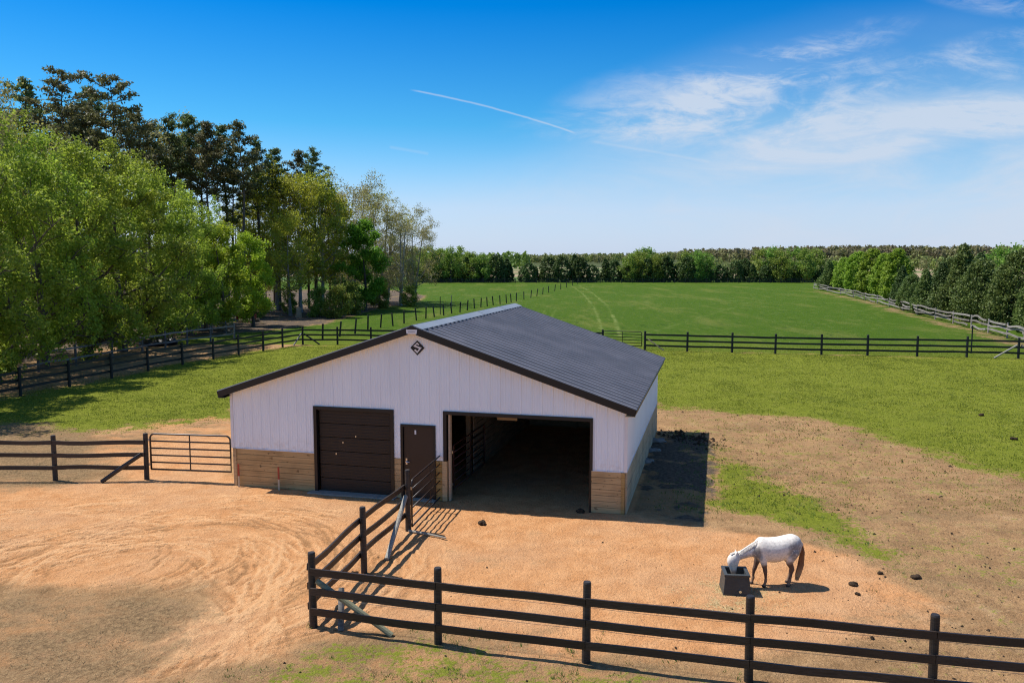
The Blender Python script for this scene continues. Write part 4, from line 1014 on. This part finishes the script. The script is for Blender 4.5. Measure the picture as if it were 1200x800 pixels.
def cedar(name, H, Rr, mat, seed, n=420, per=30, size=.22, top=1.0):
    r = random.Random(seed); mb = MB(); mb.tube([(0,0,0),(.05,0,H*.5),(0,.05,H*.93)], [.16,.09,.02], 7, cap=False); C = []; sg = []
    lobes = [(r.uniform(0, 6.28), r.uniform(.05, .85), r.uniform(.75, 1.18)) for _ in range(16)]
    for i in range(n):
        t = r.random()**1.25; a = r.uniform(0, 6.28)
        k = 1.0
        for la, lt, lk in lobes:
            d = ((math.cos(a)-math.cos(la))**2+(math.sin(a)-math.sin(la))**2)+((t-lt)*4)**2
            k += (lk-1)*math.exp(-d*1.6)
        prof = ((1-t)**.72)*(.72+.28*min(1, t*6)) if top >= 1 else (1-t**2.2)**.5*(.75+.25*min(1, t*6))
        q = r.uniform(.35, 1)**.5*Rr*prof*k; z = .25+t*(H-.4)
        C.append((math.cos(a)*q, math.sin(a)*q, z+.12*q)); sg.append(.10*Rr*r.uniform(.6, 1.3))
        if i % 7 == 0: mb.tube([(0, 0, z*.92), (math.cos(a)*q*.6, math.sin(a)*q*.6, z), (math.cos(a)*q, math.sin(a)*q, z+.1)], [.03, .02, .006], 3, cap=False)
    V, tint = leaf_quads(C, per, sg, size, seed, elong=1.3, up=.5)
    return make_tree(name, M['bark'], np_mesh(name+'_crown', V, 4, mat, tint), mb)
cedars = [cedar('dark_cedar', 8, 3.0, L_cedar, 600, 300, 18, .36, .5), cedar('dark_cedar', 8, 2.9, L_cedar, 601, 300, 18, .36), cedar('dark_cedar', 8, 3.2, L_cedar, 602, 300, 18, .36, .5)]
bigced = [cedar('bushy_conifer', 9, 3.5, L_cedar2, 610, 620, 26, .24), cedar('bushy_conifer', 9, 3.2, L_cedar, 611, 560, 26, .24), cedar('bushy_conifer', 9, 3.8, L_cedar2, 612, 640, 24, .24, .5)]
lime = [cedar('pale_green_tree', 8, 2.9, leaf_mat('lime_leaf', (.16, .26, .022), (.32, .42, .05), .45), 620, 420, 24, .26, .5)]
fardec = [decid('far_leafy_tree', 10, .8, 4.0, round_prof, 16, 5, 2, .2, 16, .6, .42, L_spring, M['bark'], 700+k, twig=0) for k in range(3)]

ORD = ['leftmost', 'second', 'third', 'fourth', 'fifth', 'sixth', 'seventh', 'eighth', 'ninth', 'tenth', 'eleventh', 'twelfth', 'thirteenth', 'fourteenth', 'fifteenth', 'sixteenth', 'seventeenth', 'eighteenth', 'nineteenth', 'twentieth']
def ordl(i, n, s):
    """'{}' in s takes the ordinal from the left"""
    if i == 0: w = 'leftmost'
    elif i == n-1: w = 'rightmost'
    elif i < 20: w = ORD[i]+' from left'
    else: w = 'further right'
    return s.format(w)
def spot(px, Y): return ((px-600)/F_PX*Y, Y)
def hgt(top, Y): return CAM_H+(304.1-top)/F_PX*Y
def row(protos, lst, H0, label, group, ws=1.0, cat='tree'):
    lst = sorted(lst)
    for i, (px, top, Y) in enumerate(lst):
        x, y = spot(px, Y); s = hgt(top, Y)/H0
        place(protos[i % len(protos)], x, y, s*ws*rnd.uniform(.94, 1.06), s, label=ordl(i, len(lst), label), group=group, cat=cat)
# bright leafy trees at the front left
row(maples, [(-265, 110, 33), (-169, 120, 37), (-85, 150, 42), (-12, 150, 47), (48, 172, 52), (100, 168, 57), (141, 178, 62), (181, 200, 68), (221, 230, 75), (-30, 160, 60), (90, 190, 72), (30, 150, 76), (172, 200, 80)], 15.3, '{} of the bright green leafy trees massed behind the left fences', 'bright leafy trees at the front of the wood')
row(yellows, [(262, 257, 80), (296, 272, 86), (240, 268, 82)], 11.3, '{} of the yellow green small trees in front of the pines', 'yellow green small trees')
row(olives, [(305, 215, 108), (325, 192, 112), (352, 205, 108), (378, 203, 112), (392, 225, 118), (280, 240, 115), (340, 250, 102)], 18.3, '{} of the tall olive young leaf trees in the middle of the wood', 'tall olive trees with young leaves')
row(greens, [(428, 258, 112)], 12.3, 'compact fresh green round tree near the right end of the wood', None)
row(bares, [(412, 200, 126), (440, 222, 128), (468, 238, 124), (484, 252, 130), (452, 235, 136), (400, 210, 134)], 15.0, '{} of the thin budding trees at the right end of the wood', 'thin budding trees')
row(shrubs, [(300, 335, 98), (340, 342, 106), (372, 335, 100), (395, 332, 98), (445, 330, 118), (410, 325, 104), (250, 330, 90), (215, 345, 82), (480, 333, 122), (180, 350, 80), (140, 352, 76), (100, 360, 74)], 4.6, '{} of the low shrubs under the trees of the wood', 'low shrubs under the trees', cat='shrub')
row(wpines, [(88, 90, 92), (140, 95, 90), (42, 100, 96), (115, 110, 98)], 25.2, '{} of the spreading dark pines topping the left of the wood', 'spreading dark pines')
row(pines, [(172, 140, 98), (205, 142, 100), (228, 140, 104), (248, 148, 100), (268, 152, 106), (288, 148, 102), (306, 168, 108), (328, 178, 112), (352, 180, 118), (371, 180, 114), (188, 150, 108), (215, 165, 112), (240, 160, 112), (300, 214, 118), (322, 218, 119), (338, 212, 121), (362, 222, 118), (387, 228, 120), (402, 240, 122), (276, 190, 106)], 24.2, '{} of the tall narrow pines rising behind the wood', 'tall narrow pines')
x, y = spot(-4, 55); place(bares[0], x, y, .8, hgt(54, 55)/15, rz=.4, label='bare tall tree reaching into the left edge above the leafy trees', cat='tree')
row(bares, [(25, 110, 88), (175, 130, 104)], 15.0, '{} of the two leafless crowns beside the spreading pines', 'leafless trees by the pines')
# trunks deeper in the wood close the view beneath the crowns
row(olives, [(20, 225, 105), (80, 225, 104), (150, 240, 112), (205, 285, 120), (262, 292, 125), (312, 290, 130)], 18.3, '{} of the shaded trees deep inside the wood', 'trees deep inside the wood')
# line behind the far fence
lst = []; px = 484
rr = random.Random(77)
while px < 962:
    lst.append((px, rr.choice([rr.uniform(298, 304), rr.uniform(303, 311), rr.uniform(306, 315)])+(4 if 600 < px < 640 else 0)+(5 if px < 545 else 0), 251+rr.uniform(0, 6))); px += rr.choice([6, 8, 10, 15]) if not 588 < px < 610 else 20
row(cedars, lst, 8.1, '{} of the dark cedars lined up behind the far fence', 'dark cedars behind the far fence', 1.05)
lst = [(px, top, 249+rr.uniform(0, 12)) for px, top in ((738, 302), (750, 296), (768, 301), (490, 291), (503, 289), (516, 292), (528, 291), (541, 290), (552, 296), (566, 298), (498, 293), (737, 298), (748, 294), (757, 291), (770, 298), (802, 296), (816, 295), (828, 297), (890, 293), (903, 291), (915, 294), (929, 292), (942, 293), (955, 292))]
row(fardec, lst, 10.3, '{} of the fresh green trees standing behind the far cedars', 'fresh green trees behind the cedars')
# right side
row(lime, [(976, 306, 205), (988, 302, 186), (1004, 295, 168), (1021, 292, 157), (1036, 297, 146), (1050, 292, 137)], 8.1, '{} of the pale green trees behind the old rail fence', 'pale green trees behind the old rail fence')
row(bigced, [(970, 305, 190), (1056, 312, 124), (1068, 322, 113), (1084, 316, 106), (1103, 308, 102), (1127, 288, 98), (1150, 304, 92), (1172, 312, 86), (1194, 294, 84), (1217, 298, 78), (1242, 295, 74), (1147, 297, 108), (1110, 303, 116), (1182, 300, 104)], 9.1, '{} of the dense dark conifers along the old rail fence', 'dense conifers along the old rail fence', .92)
row(fardec, [(1000, 300, 205), (1170, 291, 128), (1205, 287, 118)], 10.3, '{} of the three light green trees showing behind the right conifers', 'light green trees behind the conifers')

# ------------------------------------------------------------------ distant woods on low hills
def ridge_h(x, y): 
    return 8*np.exp(-((x-430)/300)**2)*ss(y, 620, 900)+1.5*ss(y, 700, 1300)
def hills():
    xs = np.linspace(-1500, 2600, 90); ys = np.linspace(560, 2600, 40); X, Y = np.meshgrid(xs, ys); Z = ridge_h(X, Y)-.5
    nx = len(xs); V = np.stack([X, Y, Z], -1).reshape(-1, 3); i = np.arange(nx-1)[None, :]+np.arange(len(ys)-1)[:, None]*nx
    Fq = np.stack([i, i+1, i+nx+1, i+nx], -1).reshape(-1, 4)
    me = bpy.data.meshes.new('hills'); me.from_pydata(V.tolist(), [], Fq.tolist()); me.materials.append(plain_mat('hill_grass', (.075, .09, .035), .95, .1, var=.4, sc_=.01))
    o = bpy.data.objects.new('hills', me); link(o); tag(o, 'low rise far beyond the fields', kind='structure')
hills()
def wood(name, n, x0, x1, y0, y1, h0, h1, mat, label, seed, per=80, dens=None):
    r = np.random.RandomState(seed); X = r.uniform(x0, x1, n); Y = r.uniform(y0, y1, n); Hh = r.uniform(h0, h1, n); W = Hh*r.uniform(.28, .42, n)
    if dens is not None: k = dens(X, Y) > r.uniform(0, 1, n); X, Y, Hh, W = X[k], Y[k], Hh[k], W[k]; n = len(X)
    Z0 = ridge_h(X, Y)
    C = np.stack([np.repeat(X, per), np.repeat(Y, per), np.repeat(Z0, per)], -1); m = n*per
    d = r.normal(0, 1, (m, 3)); d /= np.linalg.norm(d, axis=1, keepdims=True); q = r.uniform(.55, 1, m)
    hh = np.repeat(Hh, per); ww = np.repeat(W, per)
    C = C+np.stack([d[:, 0]*ww*q, d[:, 1]*ww*q, hh*(.52+.47*d[:, 2]*q)], -1)
    nr = d+r.normal(0, .7, (m, 3)); nr /= np.linalg.norm(nr, axis=1, keepdims=True); t = np.cross(nr, r.normal(0, 1, (m, 3))); t /= np.linalg.norm(t, axis=1, keepdims=True); b = np.cross(nr, t)
    s = hh[:, None]*.075*r.uniform(.6, 1.4, (m, 1)); V = np.stack([C-t*s, C+b*s, C+t*s, C-b*s], 1).reshape(-1, 3)
    tint = np.repeat(r.uniform(.1, .9, n), per)*.9+r.uniform(0, .1, m)
    me = np_mesh(name, V, 4, mat, tint); o = bpy.data.objects.new(name, me); link(o); tag(o, label, 'wood', kind='stuff')
L_far1 = leaf_mat('far_wood_leaf', (.20, .18, .085), (.22, .28, .06), .3, 0)
L_far2 = leaf_mat('far_green_leaf', (.10, .18, .03), (.20, .30, .05), .3, 0)
wood('distant_wood', 3300, -500, 1250, 850, 1500, 8, 12.5, L_far1, 'grey brown and olive wood along the horizon', 1, 100)
wood('distant_hill_wood', 1500, 200, 1100, 760, 1000, 10, 15.5, leaf_mat('grey_wood_twig', (.22, .17, .11), (.23, .24, .07), .3, 0), 'leafless grey brown wood covering the low rise on the right', 2, 100)
wood('distant_green_wood', 420, -260, 40, 420, 560, 9, 13, L_far2, 'fresh green wood beyond the field on the left', 3, 70, dens=lambda X, Y: ss(-X, -30, 60))
wood('middle_wood', 500, 60, 620, 420, 560, 6, 10.5, L_far1, 'olive brown trees in the middle distance behind the cedars', 4, 70, dens=lambda X, Y: .3+.7*ss(X, 100, 220))

# ------------------------------------------------------------------ sky, sun, air, camera
SUN_EL, SUN_AZ = R(58.5), R(-69)     # azimuth measured from +Y towards +X
w = bpy.data.worlds.new('World'); sc.world = w; w.use_nodes = True; nt = w.node_tree; nt.nodes.clear()
class W(NM):
    def __init__(s): s.t = nt; s.n = nt.nodes
k = W(); out = k.N('ShaderNodeOutputWorld'); bg = k.N('ShaderNodeBackground'); bg.inputs[1].default_value = .105
sky = k.N('ShaderNodeTexSky', sky_type='NISHITA', sun_disc=False); sky.sun_elevation = SUN_EL; sky.sun_rotation = SUN_AZ
sky.air_density = 1.0; sky.dust_density = .6; sky.ozone_density = 2.2; sky.altitude = 200
hs = k.N('ShaderNodeHueSaturation'); k.L(sky.outputs[0], hs.inputs['Color']); hs.inputs['Saturation'].default_value = 1.2; hs.inputs['Value'].default_value = 1.0
gen = k.N('ShaderNodeTexCoord').outputs['Generated']
sx = k.N('ShaderNodeSeparateXYZ'); k.L(gen, sx.inputs[0]); dx, dy, dz = sx.outputs
dzc = k.math('MAXIMUM', dz, .02)
px_ = k.math('DIVIDE', dx, dzc); py_ = k.math('DIVIDE', dy, dzc)
cb = k.N('ShaderNodeCombineXYZ'); k.L(px_, cb.inputs[0]); k.L(py_, cb.inputs[1])
def cn(scale, rot, sc3, det=6, rough=.6, dist=.4, vec=None):
    mp = k.N('ShaderNodeMapping'); k.L(vec or cb.outputs[0], mp.inputs[0]); mp.inputs['Rotation'].default_value = rot; mp.inputs['Scale'].default_value = sc3
    return k.noise(scale, det, rough, mp.outputs[0], dist)
az = k.math('DIVIDE', dx, k.math('MAXIMUM', dy, .05))        # tan of azimuth
el = k.math('DIVIDE', dz, k.math('MAXIMUM', dy, .05))        # tan of elevation, roughly
cba = k.N('ShaderNodeCombineXYZ'); k.L(az, cba.inputs[0]); k.L(el, cba.inputs[1])
A = cba.outputs[0]
n1 = cn(1.0, (0, 0, R(-14)), (5.0, 17, 1), 8, .62, .9, A); n2 = cn(1.0, (0, 0, R(-10)), (2.2, 6, 1), 4, .5, .5, A); n3 = cn(1.0, (0, 0, R(-18)), (16, 44, 1), 6, .7, 1.2, A)
def band(v, a, b, c_, d): return k.math('MULTIPLY', k.ramp(v, a, b), k.ramp(v, d, c_))
def MU(*a):
    r = a[0]
    for q_ in a[1:]: r = k.math('MULTIPLY', r, q_)
    return r
def AD(*a):
    r = a[0]
    for q_ in a[1:]: r = k.math('ADD', r, q_)
    return r
wob = MU(k.math('SUBTRACT', n2, .5), .10)
q1 = AD(k.math('SUBTRACT', el, .088), MU(az, -.17), wob)
tex0 = k.ramp(AD(n1, MU(n3, .4)), .45, .95)
veil = MU(AD(.62, MU(tex0, .38)), k.ramp(q1, .060, -.050), k.ramp(az, -.38, .28), AD(.38, MU(k.ramp(AD(n2, MU(n1, .8)), .65, 1.15), .55)))
def puff(ca_, ce_, ra_, re_, tilt):
    dx_ = k.math('SUBTRACT', az, ca_); dy_ = k.math('SUBTRACT', el, ce_)
    u_ = AD(MU(dx_, math.cos(tilt)), MU(dy_, math.sin(tilt))); v_ = AD(MU(dy_, math.cos(tilt)), MU(dx_, -math.sin(tilt)))
    d_ = AD(MU(u_, u_, 1/ra_**2), MU(v_, v_, 1/re_**2)); return k.ramp(AD(d_, MU(k.math('SUBTRACT', n2, .5), 1.6)), 1.6, .0)
tex = AD(.06, MU(k.ramp(AD(n1, MU(n3, .55)), .62, 1.02), 1.0))
p1 = MU(puff(.27, .190, .20, .052, .10), tex); p2 = MU(puff(.33, .232, .14, .022, .32), tex); p3 = MU(puff(.60, .245, .15, .030, .22), tex); p4 = MU(puff(.52, .165, .26, .030, .16), AD(.4, MU(tex, .6)))
p5 = MU(puff(.62, .30, .12, .018, -.1), tex); p6 = MU(puff(.16, .165, .16, .02, .05), MU(tex, .6))
tot = AD(MU(veil, .95), MU(p1, .62), MU(puff(.34, .185, .30, .085, .22), AD(.10, MU(k.ramp(n2, .35, .7), .25))), MU(p2, .45), MU(p3, .5), MU(p4, .6), MU(p5, .4), MU(p6, .5))
haze_m = k.ramp(el, .15, .0)
# contrail (in azimuth / elevation tangents)
def tang(px, py):
    u = (px-600)/F_PX; v = (400-py)/F_PX; X, Y, Z = u, _c+v*_s, -_s+v*_c; return X/Y, Z/Y
def contrail(p0, p1, wdt, amt, bend):
    (ax, ay), (bx, by) = tang(*p0), tang(*p1); L = math.hypot(bx-ax, by-ay); ux, uy = (bx-ax)/L, (by-ay)/L
    s = k.math('ADD', k.math('MULTIPLY', k.math('SUBTRACT', az, ax), ux), k.math('MULTIPLY', k.math('SUBTRACT', el, ay), uy))
    d = k.math('SUBTRACT', k.math('MULTIPLY', k.math('SUBTRACT', el, ay), ux), k.math('MULTIPLY', k.math('SUBTRACT', az, ax), uy))
    f = k.math('DIVIDE', s, L)
    d = k.math('SUBTRACT', d, k.math('MULTIPLY', k.math('MULTIPLY', f, k.math('SUBTRACT', 1.0, f)), bend))
    d = k.math('ADD', d, k.math('MULTIPLY', k.math('SUBTRACT', n3, .5), wdt*1.2))
    m = k.math('MULTIPLY', k.ramp(k.math('ABSOLUTE', d), wdt, wdt*.1), k.math('MULTIPLY', k.ramp(f, 0, .08), k.ramp(f, 1, .95)))
    return k.math('MULTIPLY', m, amt)
tot = k.math('ADD', tot, contrail((478, 105), (677, 157), .0017, .42, .016))
tot = k.math('ADD', tot, contrail((690, 165), (835, 190), .0026, .14, .0))
tot = k.math('ADD', tot, contrail((455, 172), (503, 181), .003, .15, .0))
tot = k.math('MINIMUM', tot, .9)
c = k.mix(k.math('MULTIPLY', haze_m, .55), hs.outputs[0], (4.0, 4.9, 6.3))
hor = k.math('SQRT', k.math('ADD', k.math('MULTIPLY', dx, dx), k.math('MULTIPLY', dy, dy)))
te = k.math('DIVIDE', dz, k.math('MAXIMUM', hor, .05))
cr = k.N('ShaderNodeValToRGB'); k.L(te, cr.inputs[0]); e_ = cr.color_ramp.elements
e_[0].position = .0; e_[0].color = (.95, 1.03, 1.25, 1); e_[1].position = 1.0; e_[1].color = (.90, .96, 1.02, 1)
for p_, c_ in ((.06, (.88, .98, 1.20)), (.16, (.28, .84, 1.08)), (.30, (.0, .61, 1.07)), (.38, (.04, .62, 1.10)), (.58, (.80, .92, 1.02))):
    q_ = e_.new(p_); q_.color = (*c_, 1)
c = k.mix(1.0, c, cr.outputs[0], 'MULTIPLY')
c = k.mix(tot, c, (4.7, 5.35, 6.35))
k.L(c, bg.inputs[0]); k.L(bg.outputs[0], out.inputs[0])

sun = bpy.data.lights.new('sun', 'SUN'); sun.energy = 4.9; sun.angle = R(.53); sun.color = (1, .95, .88)
so = bpy.data.objects.new('sun', sun); link(so)
d = Vector((math.sin(SUN_AZ)*math.cos(SUN_EL), math.cos(SUN_AZ)*math.cos(SUN_EL), math.sin(SUN_EL)))
so.rotation_euler = (-d).to_track_quat('-Z', 'Y').to_euler(); so.location = d*60

HAZE = False
if HAZE:
    mb = MB(); mb.box(-1800, 2700, -320, 2700, -2, 45); m = NM('thin_air')
    v = m.N('ShaderNodeVolumePrincipled'); v.inputs['Color'].default_value = (.80, .87, 1, 1); v.inputs['Density'].default_value = 0.00012; v.inputs['Anisotropy'].default_value = .2
    m.L(v.outputs[0], m.out.inputs['Volume']); o = mb.build('haze', m.m); tag(o, 'thin pale air over the far fields', kind='stuff')

cam = bpy.data.cameras.new('camera'); cam.sensor_width = 36; cam.lens = 36*F_PX/1200; cam.clip_end = 12000; cam.clip_start = .1
co = bpy.data.objects.new('camera', cam); link(co); co.location = (0, 0, CAM_H); co.rotation_euler = (math.pi/2-PITCH, 0, 0); sc.camera = co
sc.view_settings.view_transform = 'Standard'; sc.view_settings.look = 'None'; sc.view_settings.gamma = 1; sc.view_settings.exposure = .33
sc.view_settings.use_curve_mapping = False
sc.render.engine = 'CYCLES'; cy = sc.cycles
cy.use_denoising = True; cy.denoiser = 'OPENIMAGEDENOISE'; cy.denoising_input_passes = 'RGB_ALBEDO_NORMAL'; cy.denoising_prefilter = 'NONE'; cy.filter_width = 1.15; cy.max_bounces = 6; cy.diffuse_bounces = 4; cy.glossy_bounces = 2; cy.transmission_bounces = 3; cy.volume_bounces = 0; cy.transparent_max_bounces = 4
cy.use_adaptive_sampling = True; cy.adaptive_threshold = .01; cy.sample_clamp_indirect = 3
